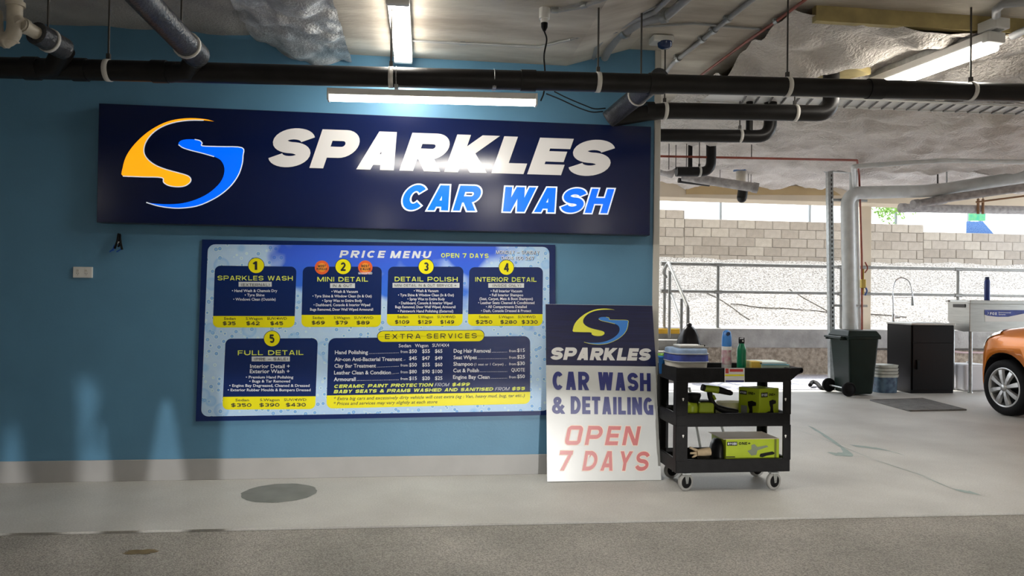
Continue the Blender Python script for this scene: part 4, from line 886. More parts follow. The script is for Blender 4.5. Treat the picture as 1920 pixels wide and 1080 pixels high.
for i, (n, x1, pr_) in enumerate((('Dog Hair Removal', 920, '$15'), ('Seat Wipes', 894, '$25'), ('Shampoo', 887, '$30'), ('Cut & Polish', 898, 'QUOTE'), ('Engine Bay Clean', 918, '$50'))):
    y = 660.8+i*12.25; L1_.append((n, 850.6-i*.3, y+.4, x1, y+.2, 7)); x2 = 953
    if pr_ == 'QUOTE': L1_.append((pr_, 958.5, y-.9, 984, y-.9, 6.6))
    else: L1_.append((pr_, 969.5, y-.9, 984, y-1, 6.6)); L2_.append(('from', 954.5, y-.6, 967.5, y-.6, 5))
    if n == 'Shampoo': L2_.append(('(1 seat or 1 Carpet) ..', 889, y, 949, y-.4, 4.6))
    else: L2_.append(('.'*int((951-x1)/2.4), x1+2, y, 951, y-.4, 5))
put('s', L1_, M_pw, ex, bold=.018); put('s', L2_+[('Sedan', 747.5, 651, 770.5, 651, 6.2), ('Wagon', 778, 650.8, 803, 650.8, 6.2), ('SUV/4X4', 810.5, 650.4, 842, 650.2, 6.2)], M_pw, ex, bold=.006)
put('c', [('CERAMIC PAINT PROTECTION', 626, 727.6, 811, 724.6, 6.4), ('$499', 847, 724, 880, 723.4, 6.2), ('BABY SEATS & PRAMS WASHED AND SANITISED', 625.5, 737.4, 924, 732.4, 6.4), ('$55', 959, 731.8, 983.5, 731.4, 6.2)], M_pl, ex, t=.26, wd=1.1, sp=.14, sh=.25)
put('c', [('FROM', 815, 724.5, 841, 724.1, 6.2), ('FROM', 928, 732.3, 954, 731.9, 6.2)], M_pw, ex, t=.1, wd=.8, sp=.15, sh=.25)
put('s', [('* Extra big cars and excessively dirty vehicle will cost extra (eg : Van, heavy mud, bug, tar etc..)', 626, 750.3, 984, 744, 6), ('* Prices and services may vary slightly at each store', 625.5, 759.6, 820, 756, 6)], M_pk, ex, bold=.006, sh=.25)

# ------------------------------------------------------------------ LEANING POSTER
bl_, br_ = oz(1026, 903, .004), oz(1240, 900, .004); yb_ = (bl_.y+br_.y)/2; bl_.y = br_.y = yb_
yt_ = -.045; zt_ = oy(1120, 571.5, yt_).z
nrm = V((0, -(zt_-.004), -(yt_-yb_))).normalized()
nrm = V((0, -zt_, yt_-yb_)).normalized()
PP = Plane((0, yb_, .004), nrm)
po = thing('poster_board', 'tall white board with navy top leaning on the wall, reading OPEN 7 DAYS', 'sign', (bl_.x, yb_, 0))
M_pob = mat('poster_white', (.58, .60, .60), .25, var=.03, vscale=2); M_pon = mat('poster_navy', (.008, .012, .06), .3, var=.2, vscale=10, stretch=(.3, 1, 9))
M_poy = mat('poster_yellow', (.80, .80, .08), .35); M_pob2 = mat('poster_blue', (.04, .22, .68), .35); M_pow = mat('poster_letter_white', (.74, .74, .74), .35); M_poi = mat('poster_indigo', (.022, .03, .18), .35)
M_pot = mat('poster_red', (.52, .10, .10), .3); M_poc = mat('poster_cream_outline', (.80, .62, .50), .35)
c4 = [PP.at(1023, 570), PP.at(1223, 573), PP.at(1240, 900), PP.at(1026, 903)]
MB().poly(c4, nrm*-.006).build('board', M_pob, po)
mb = MB(); mb.poly([p+nrm*.0008 for p in (PP.at(1023, 570.5), PP.at(1223, 573.5), PP.at(1230, 687), PP.at(1024, 684.5))]); mb.build('navy_panel', M_pon, po, recalc=False)
# emblem on the poster: same outlines, scaled from the sign
ex0, ey0, ex1, ey1 = 229, 220, 457, 391
px0, py0, px1, py1 = 1074, 578, 1178, 646
emblem(PP, lambda x, y: PP.at(px0+(x-ex0)/(ex1-ex0)*(px1-px0), py0+(y-ey0)/(ey1-ey0)*(py1-py0)), po, M_poy, M_pob2, M_poy, wl=.0015, lift=.0016)
def pput(txt, x0, y0, x1, y1, h, m, **k):
    mb = MB(); PP.caps(mb, txt, x0, y0, x1, y1, h, .0018, **k); mb.build('lettering', m, po, recalc=False)
pput('SPARKLES', 1030.5, 674.5, 1218, 676.5, 23.5, M_pow, t=.28, wd=.86, sp=.08, sh=.2)
pput('CAR', 1036, 731, 1105, 731.5, 34.5, M_poi, t=.225, wd=.64, sp=.1); pput('WASH', 1121, 731.5, 1220, 733.5, 34, M_poi, t=.225, wd=.64, sp=.1)
pput('&', 1035, 776, 1057, 776, 32, M_poi, t=.2, wd=.68); pput('DETAILING', 1070, 776, 1225, 778, 33, M_poi, t=.22, wd=.62, sp=.09)
def sq(txt, x0, y0, x1, y1, h):
    for gr_, m, lf in ((.035, M_poc, .0016), (0, M_pot, .0020)):
        mb = MB(); A, e1, e2 = PP.span(x0, y0, x1, y1, h, lf); ps, W = stroke_text(txt.replace('O', 'o'), t=.2, wd=.86, sp=.26, sh=.22, grow=gr_)
        for i, q in enumerate(ps): mb.poly([A+e1*(a/W)+e2*b+PP.n*(1e-5*(i % 24)) for a, b in q])
        mb.build('lettering', m, po, recalc=False)
sq('OPEN', 1058, 834, 1195, 835, 36); sq('7 DAYS', 1044, 882, 1214, 883, 37)

# ------------------------------------------------------------------ socket and cable stub on wall
q = oy(155, 511, -.01); so_ = thing('wall_socket', 'white double power point on the blue wall at the left', 'socket', q)
pa, pb = oy(137, 500, -.012), oy(173, 521, -.012)
MB().box((pa.x, -.014, pb.z), (pb.x, 0, pa.z)).build('plate', M_white, so_, bevel=.003)
for dx in (-.03, .025): MB().box((q.x+dx-.008, -.018, q.z+.008), (q.x+dx+.008, -.013, q.z+.02)).build('switch', M_trim, so_)
mb = MB()
for dx in (-.03, .025):
    for ddx, ddz in ((-.006, -.006), (.006, -.006), (0, -.016)): mb.cbox((q.x+dx+ddx, -.0145, q.z+ddz), (.002, .002, .006))
mb.build('pin_slots', M_pk, so_)
cs = thing('cable_stub', 'black cable ends with blue tips sticking out of the wall under the sign', 'cable', oy(222, 445, 0))
M_bt = mat('blue_wire', (.02, .12, .55), .4)
for a_, b2_, c2_ in (((222, 440), (220, 452), (215, 466)), ((225, 441), (226, 454), (229, 468)), ((222, 446), (224, 458), (222, 462))):
    MB().tube(spline([oy(*a_, 0.0), oy(*a_, -.03), oy(*b2_, -.06), oy(*c2_, -.05)], 5), .0075, 8).build('cable', M_rubber, cs)
for a_, b2_ in (((216, 464), (206, 472)), ((229, 466), (219, 472)), ((214, 460), (212, 470))):
    MB().tube([oy(*a_, -.05), oy(*b2_, -.035)], .0055, 8).build('wire_tip', M_bt, cs)
MB().cbox(oy(223, 455, -.055), (.018, .014, .014)).build('connector', M_white, cs)
# ------------------------------------------------------------------ TROLLEY
def ratio(px): return oy(px, 560, 0).x/D0
TF = -.56; TB = -.15
tx0, tx1 = oy(1268, 800, TF).x, oy(1482, 800, TF).x
tz = lambda y: oy(1370, y, TF).z
tr_ = thing('utility_trolley', 'black three-shelf plastic trolley on castors beside the leaning poster', 'trolley', ((tx0+tx1)/2, (TF+TB)/2, 0))
def tray(name, z0, z1, par, x0, x1, fl_=.02, m=M_blackp):
    mb = MB(); t = .022
    o = [(x0, TF), (x1, TF), (x1, TB), (x0, TB)]; i_ = [(x0+t, TF+t), (x1-t, TF+t), (x1-t, TB-t), (x0+t, TB-t)]
    vs = [(x, y, z0) for x, y in o]+[(x, y, z1) for x, y in o]+[(x, y, z1) for x, y in i_]+[(x, y, z0+fl_) for x, y in i_]
    fs = [(3, 2, 1, 0), (12, 13, 14, 15)]+[(k, (k+1)%4, (k+1)%4+4, k+4) for k in range(4)]+[(k+4, (k+1)%4+4, (k+1)%4+8, k+8) for k in range(4)]+[(k+8, (k+1)%4+8, (k+1)%4+12, k+12) for k in range(4)]
    return mb.add(vs, fs).build(name, m, par, bevel=.005)
zt1, zt0, zm1, zm0, zb1, zb0_ = tz(690), tz(717), tz(775), tz(800), tz(861), tz(886)
top = tray('top_tray', zt0, zt1, tr_, tx0-.002, tx1+.002, .025)
tray('middle_shelf', zm0, zm1, tr_, tx0, tx1)
tray('bottom_shelf', zb0_, zb1, tr_, tx0, tx1)
xh = oy(1508, 695, TF).x
MB().poly([(tx1, TF+.0, zt1), (xh, TF+.02, zt1), (xh, TF+.02, zt1-.035), (tx1+.06, TF+.02, zt1-.05), (tx1, TF+.02, zt0)], (0, .03, 0)).poly([(tx1, TB-.05, zt1), (xh, TB-.05, zt1), (xh, TB-.05, zt1-.035), (tx1+.06, TB-.05, zt1-.05), (tx1, TB-.05, zt0)], (0, .03, 0)).tube([(xh-.012, TF+.02, zt1-.017), (xh-.012, TB-.02, zt1-.017)], .016, 10).build('handle', M_blackp, tr_)
for sx in (0, 1):
    for sy in (0, 1):
        wx = .083 if sx == 0 else .058
        x0 = tx0 if sx == 0 else tx1-wx; y0 = TF if sy == 0 else TB-.055
        mb = MB(); yo = TF-.003 if sy == 0 else TB-.012; xo = tx0-.004 if sx == 0 else tx1-.012
        for za, zb_ in ((zb1-.01, zm0+.01), (zm1-.01, zt0+.01)):
            mb.box((x0-(.003 if sx == 0 else -.003), yo, za), (x0+wx, yo+.015, zb_)); mb.box((xo, y0-.001, za), (xo+.016, y0+.056, zb_))
        lg = mb.build('leg', M_blackp, tr_, bevel=.003)
        if sy == 0:
            for py in (748, 817):
                cx_ = 1281 if sx == 0 else 1473; q = oy(cx_, py, TF-.0035); hb = MB().tube([q, q+V((0, .001, 0))], .007, 12).cbox(q+V((0, 0, -.008)), (.006, .001, .012)).build('keyhole', M_white, lg)
M_tyre = mat('grey_tyre', (.30, .30, .29), .6)
for x_, y_, s_ in ((oz(1285, 920).x, oz(1285, 920).y, 1), (oz(1450, 918).x, oz(1450, 918).y, 1), (oz(1255, 893).x, -.19, -1), (oz(1418, 893).x, -.19, -1)):
    r_ = .062; c_ = V((x_, y_, r_)); ax = V((.35 if s_ > 0 else .2, -1, 0)).normalized()
    cs_ = MB().lathe([(.001, -.012), (.043, -.012), (.043, .012), (.001, .012)], c_, ax, 24).build('caster', M_rubber, tr_)
    MB().lathe([(.043, -.013), (r_-.004, -.014), (r_, -.008), (r_, .008), (r_-.004, .014), (.043, .013)], c_, ax, 28).build('tyre', M_tyre, cs_)
    sd = V((0, 0, 1)).cross(ax); mb = MB()
    for k in (-1, 1):
        o_ = c_+ax*k*.017; mb.poly([o_-sd*.008-V((0, 0, .01)), o_+sd*.008-V((0, 0, .01)), o_+sd*.022+V((0, 0, zb0_-r_)), o_-sd*.022+V((0, 0, zb0_-r_))], ax*k*.003)
    mb.cbox((x_, y_, zb0_-.004), (.06, .05, .008)).tube([c_-ax*.024, c_+ax*.024], .006, 8).build('fork', M_galv, cs_, recalc=True)
LB = Plane((0, TF-.004, 1), (0, -1, 0)); M_lime = mat('lime_box_print', (.40, .52, .012), .4, var=.06, vscale=6); M_lred = mat('label_red', (.55, .05, .04), .5)
def lquad(par, m, x0, y0, x1, y1, nm='label', pl=LB, lift=.001): mb = MB(); pl.rr(mb, [(x0, y0), (x1, y0), (x1, y1), (x0, y1)], .001, lift, rd=(0, 0, 0, 0)); return mb.build(nm, m, par, recalc=False)
l1 = lquad(top, M_white, 1358.5, 690, 1396, 717); lquad(l1, M_lred, 1360, 691, 1366, 700, 'label_mark', lift=.0016); lquad(l1, M_lred, 1368, 692, 1393, 697, 'label_mark', lift=.0016)
lquad(l1, M_py, 1359, 702, 1395, 705, 'label_band', lift=.0016); lquad(l1, M_poi, 1360, 713, 1395, 716.5, 'label_band', lift=.0016)
# things on the top tray
zf = zt0+.025
def sbox(c, sx, sy, z0, z1, m, n=3.5, taper=1., nn=28, top_r=.0):
    """super-ellipse block"""
    vs = []; fs = []; prof = [(0, taper), (.5, (1+taper)/2), (1-.001, 1)] if not top_r else [(0, taper), (.6, 1), (.9, .985), (1, .93)]
    for t, k in prof:
        for i in range(nn):
            a_ = 2*math.pi*i/nn; ca_, sa_ = math.cos(a_), math.sin(a_)
            vs.append((c[0]+sx/2*k*math.copysign(abs(ca_)**(2/n), ca_), c[1]+sy/2*k*math.copysign(abs(sa_)**(2/n), sa_), z0+(z1-z0)*t))
    L_ = len(prof)
    fs = [(j*nn+i, j*nn+(i+1)%nn, (j+1)*nn+(i+1)%nn, (j+1)*nn+i) for j in range(L_-1) for i in range(nn)]
    return vs, fs, [list(range(nn))[::-1], [(L_-1)*nn+i for i in range(nn)]]
def sblock(name, c, sx, sy, z0, z1, m, par, **k):
    vs, fs, cp = sbox(c, sx, sy, z0, z1, m, **k); mb = MB(); mb.add(vs, fs, True); mb.add(vs, cp); return mb.build(name, m, par)
ca_ = oy(1245, 680, -.36).x; cb2 = oy(1329, 680, -.46).x; cc_ = V(((ca_+cb2)/2+.01, -.37, 0)); wd_ = cb2-ca_-.015
wp = thing('cloth_pack', 'clear wrapped pack of blue cloths at the left of the trolley top', 'cloths', (cc_.x, cc_.y, zf))
M_wrap = mat('clear_wrap', (.60, .64, .68), .15, trans=.35); M_cloth = mat('blue_cloth', (.035, .06, .30), .55, var=.3, vscale=14); M_lb = mat('pale_blue_cloth', (.30, .42, .62), .6, var=.15, vscale=16)
zc1 = oy(1290, 663, -.5).z; zc2 = oy(1290, 650, -.36).z; zc0 = oy(1290, 678, -.5).z
sblock('tub', cc_, wd_*.98, .28, zf, zc0, mat('cream_tub', (.62, .60, .55), .4), wp, taper=.92)
sblock('cloth_stack', cc_, wd_, .30, zc0, zc1, M_cloth, wp, top_r=1)
sblock('cloth_top', cc_, wd_*.96, .28, zc1-.008, zc2-.006, M_lb, wp, top_r=1)
mb = MB()
for zz, k in ((zc1, 1.01), (zc0, 1.0)):
    vs, fs, cp = sbox(cc_, wd_*k, .30*k, zz-.003, zz+.003, None); P = [V(v) for v in vs[:28]]; mb.tube(P+[P[0]], .0045, 6, caps=False)
mb.build('wrap_edge', M_wrap, wp)
nb_ = thing('notepad', 'white papers and card lying on the blue cloth pack', 'papers', (cc_.x+.03, cc_.y, zc2-.006))
MB().cbox((cc_.x+.035, cc_.y-.01, zc2+.001), (.21, .15, .012)).build('backing_card', mat('grey_card', (.30, .29, .27), .7), nb_, bevel=.002)
MB().cbox((cc_.x+.02, cc_.y+.0, zc2+.011), (.18, .14, .009)).build('paper', M_white, nb_, bevel=.002)
MB().cbox((cc_.x+.10, cc_.y-.05, zc2+.0125), (.045, .02, .011)).build('clip', M_rubber, nb_, bevel=.002)
bx = thing('blue_tub', 'small blue tub at the back left corner of the trolley top', 'tub', (oy(1243, 680, -.22).x, -.22, zf))
MB().lathe([(.001, 0), (.028, 0), (.034, .12), (.037, .12), (.037, .135), (.001, .137)], bx.location, n=20).build('body', mat('bright_blue', (.02, .20, .62), .4), bx)
MB().lathe([(.038, .135), (.038, .15), (.001, .152)], bx.location, n=20).build('lid', mat('leaf_green', (.2, .45, .05), .4), bx)
# aerosol
q = oy(1362, 690, -.40); bt_ = thing('spray_bottle', 'white printed spray can with a blue slanted nozzle cap on the trolley', 'bottle', (q.x, -.40, zf)); b0 = bt_.location
z_ = lambda y: oy(1362, y, -.40).z-zf
MB().lathe([(.001, 0), (.032, .0), (.035, .006), (.035, z_(650)), (.033, z_(648)), (.001, z_(647))], b0, n=24).build('can', M_white, bt_)
mb = MB().lathe([(.0352, z_(683)), (.0353, z_(656))], b0, n=24); 
mb.build('label', mat('pink_teal_label', (.66, .66, .62), .4, col2=(.55, .22, .30), vscale=26), bt_, recalc=False)
mb = MB().lathe([(.034, z_(650)), (.036, z_(646)), (.035, z_(632)), (.028, z_(622)), (.012, z_(619)), (.001, z_(618.5))], b0, n=24); mb.build('cap', mat('cap_blue', (.06, .25, .68), .35), bt_)
MB().tube([b0+V((-.004, -.02, z_(627))), b0+V((-.006, -.045, z_(625)))], .013, 14).build('nozzle', mat('nozzle_dark', (.01, .02, .06), .4), bt_)
q = oy(1390, 690, -.44); gb = thing('water_bottle', 'green drink bottle with a black loop cap on the trolley', 'bottle', (q.x, -.44, zf)); b0 = gb.location
z_ = lambda y: oy(1390, y, -.44).z-zf
MB().lathe([(.001, 0), (.031, .0), (.033, .005), (.033, z_(657)), (.030, z_(652)), (.022, z_(647)), (.019, z_(643)), (.001, z_(642))], b0, n=26).build('body', mat('bottle_green', (.0, .16, .075), .3), gb)
MB().lathe([(.02, z_(644)), (.021, z_(641)), (.021, z_(636)), (.001, z_(635.5))], b0, n=20).tube([b0+V((-.018, 0, z_(638))), b0+V((-.018, 0, z_(633))), b0+V((.018, 0, z_(633))), b0+V((.018, 0, z_(638)))], .004, 8).build('cap', M_rubber, gb)
MB().tube([b0+V((0, -.0215, z_(639))), b0+V((0, -.0205, z_(639)))], .006, 10).build('cap_dot', M_white, gb)
q = oy(1412, 690, -.44); yb = thing('small_carton', 'small yellow carton right of the green bottle', 'carton', (q.x, -.44, zf))
MB().box((q.x-.035, -.49, zf), (q.x+.045, -.38, oy(1410, 677, -.44).z)).build('carton', mat('amber_card', (.68, .46, .06), .55), yb, bevel=.002)
zc = oy(1440, 683, -.44).z
q = oy(1443, 690, -.40)
for i, (m, dx, lab) in enumerate(((M_teal, 0, 'teal edged booklet under the white one on the trolley'), (M_white, -.008, 'white booklet on top of the pile at the right of the trolley'))):
    bk_ = thing('booklet', lab, 'booklet', (q.x+dx, -.38, zf+.0+i*.03), 'booklets on the trolley')
    if i == 0: MB().box((q.x-.11, -.50, zf), (q.x+.10, -.28, zc)).build('pages', mat('pale_green_pages', (.45, .58, .50), .6), bk_, bevel=.002); MB().box((q.x-.112, -.502, zc), (q.x+.102, -.278, zc+.004)).build('cover', mat('teal_cover', (.05, .35, .50), .45), bk_)
    else: MB().box((q.x-.12, -.49, zc+.0045), (q.x+.085, -.285, zc+.016)).build('pages', M_white, bk_, bevel=.002); MB().box((q.x-.122, -.492, zc+.016), (q.x+.087, -.283, zc+.019)).build('cover', mat('white_green_cover', (.62, .72, .66), .4), bk_)
    bk_.location.z = zf if i == 0 else zc+.004
    if i: 
        for ch in bk_.children: ch.location.z -= (zc+.004-(zf+.03))
# middle shelf
zs_ = zm0+.02
M_ltool = mat('lime_tool', (.32, .42, .01), .4); M_bk = mat('tool_black', (.007, .007, .007), .5, spec=.2)
YD2 = -.45
dr = thing('power_drill', 'lime and black cordless drill lying on the middle shelf', 'drill', (oy(1345, 775, YD2).x, YD2, zs_))
G = lambda x, y, d=0: oy(x, y, YD2+d)
MB().tube([G(1317, 727), G(1322, 728), G(1346, 731)], .02, 16, rs=[.020, .025, .026]).build('motor_housing', M_ltool, dr)
MB().tube([G(1346, 731), G(1350, 731.5), G(1362, 735), G(1370, 737), G(1373, 737.5)], .02, 16, rs=[.027, .025, .021, .018, .012]).build('chuck', M_bk, dr)
MB().tube([G(1316, 726), G(1322, 728)], .024, 16).build('rear_cap', M_bk, dr)
MB().tube(spline([G(1330, 735), G(1333, 748), G(1340, 760), G(1352, 768)], 5), .019, 14).build('grip', M_bk, dr)
MB().tube([G(1337, 741, -.015), G(1341, 749, -.015)], .010, 10).build('trigger', M_ltool, dr)
MB().tube([G(1345, 764), G(1360, 770), G(1382, 773)], .022, 12, rs=[.02, .027, .022]).build('battery', M_bk, dr)
ch_ = thing('battery_pack', 'lime battery charger block under the drill grip on the middle shelf', 'battery', (oy(1325, 775, -.42).x, -.40, zs_))
q0_, q1_ = oy(1311, 776, -.47), oy(1340, 755, -.47)
MB().box((q0_.x, -.47, zs_), (q1_.x, -.36, q1_.z)).build('case', M_ltool, ch_, bevel=.012); MB().box((q0_.x+.02, -.45, q1_.z-.002), (q1_.x-.02, -.38, q1_.z+.012)).build('terminal', M_bk, ch_, bevel=.004)
sd_ = thing('cordless_sander', 'black and lime rounded power tool at the left of the middle shelf', 'power tool', (oy(1300, 775, -.45).x, -.43, zs_))
G2 = lambda x, y, d=0: oy(x, y, -.43+d)
c_ = G2(1300, 736); MB().lathe([(.001, .0), (.052, -.004), (.055, -.02), (.045, -.05), (.03, -.075), (.025, -.10)], c_, n=20).build('head', M_bk, sd_)
c_ = G2(1296, 765); MB().lathe([(.001, .045), (.04, .04), (.048, .01), (.045, -.03)], c_, n=20).build('lower_body', M_ltool, sd_)
MB().tube([G2(1304, 752), G2(1308, 770)], .018, 12).build('foot', M_bk, sd_)
cl_ = thing('folded_cloth', 'pale yellow folded cloth behind the drill on the middle shelf', 'cloth', (oy(1366, 770, -.27).x, -.27, zs_))
q0_, q1_ = oy(1345, 770, -.27), oy(1392, 753, -.27)
sblock('folds', V(((q0_.x+q1_.x)/2, -.27, 0)), q1_.x-q0_.x, .15, zs_, q1_.z, mat('cream_cloth', (.70, .66, .45), .9, bump=.3), cl_, top_r=1)
# corner-on carton
cN = V((oy(1423, 770, -.50).x, -.505, 0)); xa_ = oy(1387, 770, -.40).x; xb_ = oy(1458, 770, -.44).x
A_ = V((xa_, -.38, 0)); B_ = V((xb_, -.455, 0)); C_ = A_+B_-cN; hC = oy(1423, 729, -.50).z
ct = thing('tool_carton', 'upright lime green tool carton at the right of the middle shelf', 'carton', (cN.x, -.42, zs_))
MB().frust([V((p.x, p.y, zs_)) for p in (cN, B_, C_, A_)], [V((p.x, p.y, hC)) for p in (cN, B_, C_, A_)]).build('carton', M_lime, ct, bevel=.002)
def onface(par, P, Q, hz0, hz1, prs):
    e1 = (Q-P); n = V((e1.y, -e1.x, 0)).normalized(); n = n if n.y < 0 else -n
    for kind, dat, m in prs:
        mb = MB(); f = lambda u, v: P+e1*u+V((0, 0, hz0+(hz1-hz0)*v))+n*.0012
        if kind == 't':
            s_, u0, v0, u1, v1 = dat; ps, W = stroke_text(s_, t=.22, wd=.85, sp=.16)
            for qd in ps: mb.poly([f(u0+(u1-u0)*a/W, v0+(v1-v0)*b)+n*.0006 for a, b in qd])
            mb.build('lettering', m, par, recalc=False)
        else:
            mb.poly([f(u, v) for u, v in dat]); mb.build(kind, m, par, recalc=False)
def rect(a, b, c, d): return [(a, b), (c, b), (c, d), (a, d)]
drillshape = lambda x, y, s: [(x, y), (x+.25*s, y+.05*s), (x+.5*s, y), (x+.5*s, y-.12*s), (x+.28*s, y-.16*s), (x+.30*s, y-.4*s), (x+.36*s, y-.55*s), (x+.06*s, y-.55*s), (x+.1*s, y-.3*s), (x+.02*s, y-.15*s)]
onface(ct, cN, B_, zs_, hC, [('brand_block', rect(.08, .74, .42, .88), M_bk), ('t', ('RYOBI', .11, .77, .39, .85), M_pw), ('t', ('ONE+', .47, .77, .80, .85), M_bk), ('tool_picture', drillshape(.5, .62, .7), M_bk), ('tool_picture', drillshape(.35, .28, .6), M_bk)])
onface(ct, A_, cN, zs_, hC, [('brand_block', rect(.05, .78, .4, .9), M_bk), ('t', ('RYOBI', .08, .81, .37, .87), M_pw), ('t', ('ONE+', .47, .80, .80, .88), M_bk), ('tool_picture', drillshape(.45, .58, .8), M_bk), ('grey_patch', rect(.12, .0, .42, .45), mat('print_grey', (.22, .24, .22), .5)), ('tool_picture', rect(.5, .02, .98, .18), M_bk)])
# bottom shelf
zq = zb0_+.02
p0_, p1_ = oy(1361, 861, -.51), oy(1456, 823, -.51)
lc = thing('tool_carton', 'long low lime green tool carton on the bottom shelf', 'carton', ((p0_.x+p1_.x)/2, -.41, zq))
MB().box((p0_.x, -.51, zq), (p1_.x+.02, -.25, p1_.z)).build('carton', M_lime, lc, bevel=.002)
MB().box((p0_.x-.02, -.508, p1_.z), (p1_.x+.02, -.24, p1_.z+.003)).build('lid_flap', mat('cream_card', (.72, .62, .48), .7), lc)
onface(lc, V((p0_.x, -.51, 0)), V((p1_.x, -.51, 0)), zb1-.01, p1_.z, [('brand_block', rect(.02, .68, .22, .88), M_bk), ('t', ('RYOBI', .035, .72, .205, .84), M_pw), ('t', ('ONE+', .25, .72, .48, .86), M_bk), ('tool_picture', [(.42, .4), (.5, .48), (.5, .7), (.56, .75), (.62, .6), (.8, .68), (.84, .6), (.62, .42), (.6, .2), (.5, .16)], mat('print_grey2', (.2, .24, .16), .5)), ('tool_picture', [(.66, .1), (.68, .25), (.78, .3), (.92, .36), (.97, .28), (.94, .2), (.8, .14), (.72, .06)], M_bk), ('stripe', rect(.0, .08, .18, .13), M_bk), ('side_band', rect(.955, 0, 1.0, 1), mat('dark_lime', (.14, .17, .01), .4))])
bb = thing('tool_bag', 'crinkled black bag left of the long carton on the bottom shelf', 'bag', (oy(1345, 861, -.42).x, -.40, zq))
c_ = V((oy(1343, 850, -.42).x, -.40, zq)); mb = MB()
prof = [(.001, .19), (.03, .185), (.055, .15), (.062, .1), (.075, .05), (.078, .01), (.001, 0)]
mb.lathe(prof, c_, n=22)
for i, v in enumerate(mb.v):
    k = 1+.14*fbm(v, 22); mb.v[i] = V((c_.x+(v.x-c_.x)*k*.75+.06*(v.z-zq)*1.2, c_.y+(v.y-c_.y)*k*1.3, v.z))
mb.build('sack', bpy.data.materials['bag_film'], bb)
gl = thing('work_glove', 'tan leather glove on the left of the bottom shelf', 'glove', (oy(1310, 861, -.45).x, -.45, zq))
G3 = lambda x, y, d=0: oy(x, y, -.45+d); M_tang = mat('tan_leather', (.52, .40, .25), .8, var=.15, vscale=20)
MB().tube([G3(1331, 846), G3(1318, 848), G3(1306, 849)], .02, 12, rs=[.03, .03, .024]).build('cuff_and_palm', M_tang, gl)
for a_, b2_ in (((1308, 845), (1293, 839)), ((1306, 849), (1294, 850)), ((1307, 852), (1298, 858)), ((1313, 853), (1310, 862))): MB().tube([G3(*a_), G3(*b2_)], .009, 8, rs=[.011, .007]).build('finger', M_tang, gl)
pd_ = thing('sanding_pad', 'flat black pad in front of the tan glove on the bottom shelf', 'pad', (oy(1322, 861, -.49).x, -.48, zq))
q = oy(1322, 858, -.49); MB().lathe([(.001, .014), (.045, .012), (.05, 0), (.045, -.012), (.001, -.012)], (q.x, -.48, q.z-.01), (0, -.35, 1), 20).build('pad', M_bk, pd_)
# mop handles seen through the shelves
for A, B, lab in (((1306, 800), (1313, 838), 'left thin grey pole leaning behind the trolley'), ((1352, 796), (1357, 812), 'right thin grey pole leaning behind the trolley')):
    P = oy(*A, .55); Q = oy(*B, .62); d = (Q-P)/(P.z-Q.z); f_ = P+d*P.z; o = thing('pole', lab, 'pole', f_); MB().tube([P-d*.35, f_], .011, 8).build('shaft', M_galv, o); MB().tube([f_-d*.03, f_], .015, 8).build('tip', M_rubber, o)

# ------------------------------------------------------------------ BIN
M_bin = mat('bin_green', (.005, .015, .011), .45, spec=.25, var=.15, vscale=6)
B1 = oz(1641, 743); Y0 = B1.y; X0 = ratio(1592)*(Y0+D0); Yb1 = X0/ratio(1556)-D0; X1b = B1.x
ztopb = oy(1600, 632, Y0).z
bn = thing('wheelie_bin', 'dark green two-wheeled bin in front of the grey pipes', 'bin', ((X0+X1b)/2, (Y0+Yb1)/2, 0))
t = .045
b4 = [V((X0+t*1.3, Y0+t, .02)), V((X1b, Y0+t, .02)), V((X1b, Yb1-t, .02)), V((X0+t*1.3, Yb1-t, .02))]
t4 = [V((X0, Y0, ztopb)), V((X1b+.06, Y0, ztopb)), V((X1b+.06, Yb1, ztopb)), V((X0, Yb1, ztopb))]
MB().frust(b4, t4).build('body', M_bin, bn, bevel=.03, seg=3)
MB().frust([p+V((0, 0, -.03))+(p-V(((X0+X1b)/2, (Y0+Yb1)/2, p.z)))*.06 for p in t4], [p+V((0, 0, .005))+(p-V(((X0+X1b)/2, (Y0+Yb1)/2, p.z)))*.07 for p in t4]).build('rim', M_bin, bn, bevel=.006)
zl = oy(1600, 620, Y0).z
MB().frust([p+V((0, 0, .006))+(p-V(((X0+X1b)/2, (Y0+Yb1)/2, p.z)))*.09 for p in t4], [V((p.x, p.y, zl))-(p-V(((X0+X1b)/2, (Y0+Yb1)/2, p.z)))*.10 for p in t4]).build('lid', M_bin, bn, bevel=.012)
MB().box((X1b+.05, (Y0+Yb1)/2-.12, ztopb), (X1b+.13, (Y0+Yb1)/2+.12, ztopb+.03)).build('lid_lip', M_bin, bn, bevel=.008)
for y in (Y0+.07, Yb1-.07): MB().box((X0-.10, y-.015, ztopb-.05), (X0+.02, y+.015, ztopb)).build('handle_arm', M_bin, bn, bevel=.005)
MB().tube([(X0-.09, Y0+.03, ztopb-.01), (X0-.09, Yb1-.03, ztopb-.01)], .017, 10).build('handle', M_bin, bn)
rw = .10
for y in (Y0-.01, Yb1+.01):
    MB().lathe([(.001, -.025), (.06, -.025), (.065, -.018), (.085, -.022), (rw-.008, -.024), (rw, -.014), (rw, .014), (rw-.008, .024), (.085, .022), (.065, .018), (.06, .025), (.001, .025)], (X0+.0, y, rw), (0, 1, 0), 28).build('wheel', M_rubber, bn)
MB().tube([(X0, Y0, rw), (X0, Yb1, rw)], .012, 8).build('axle', M_galv, bn)
# squeegee
q = oz(1535, 727); sq_ = thing('floor_squeegee', 'black floor squeegee head lying left of the green bin', 'squeegee', q)
MB().tube(spline([oz(1519, 722, .05), oz(1524, 716, .07), oz(1532, 719, .06), oz(1540, 727, .03), oz(1556, 728, .03)], 5), .03, 8).build('blade_head', M_rubber, sq_)
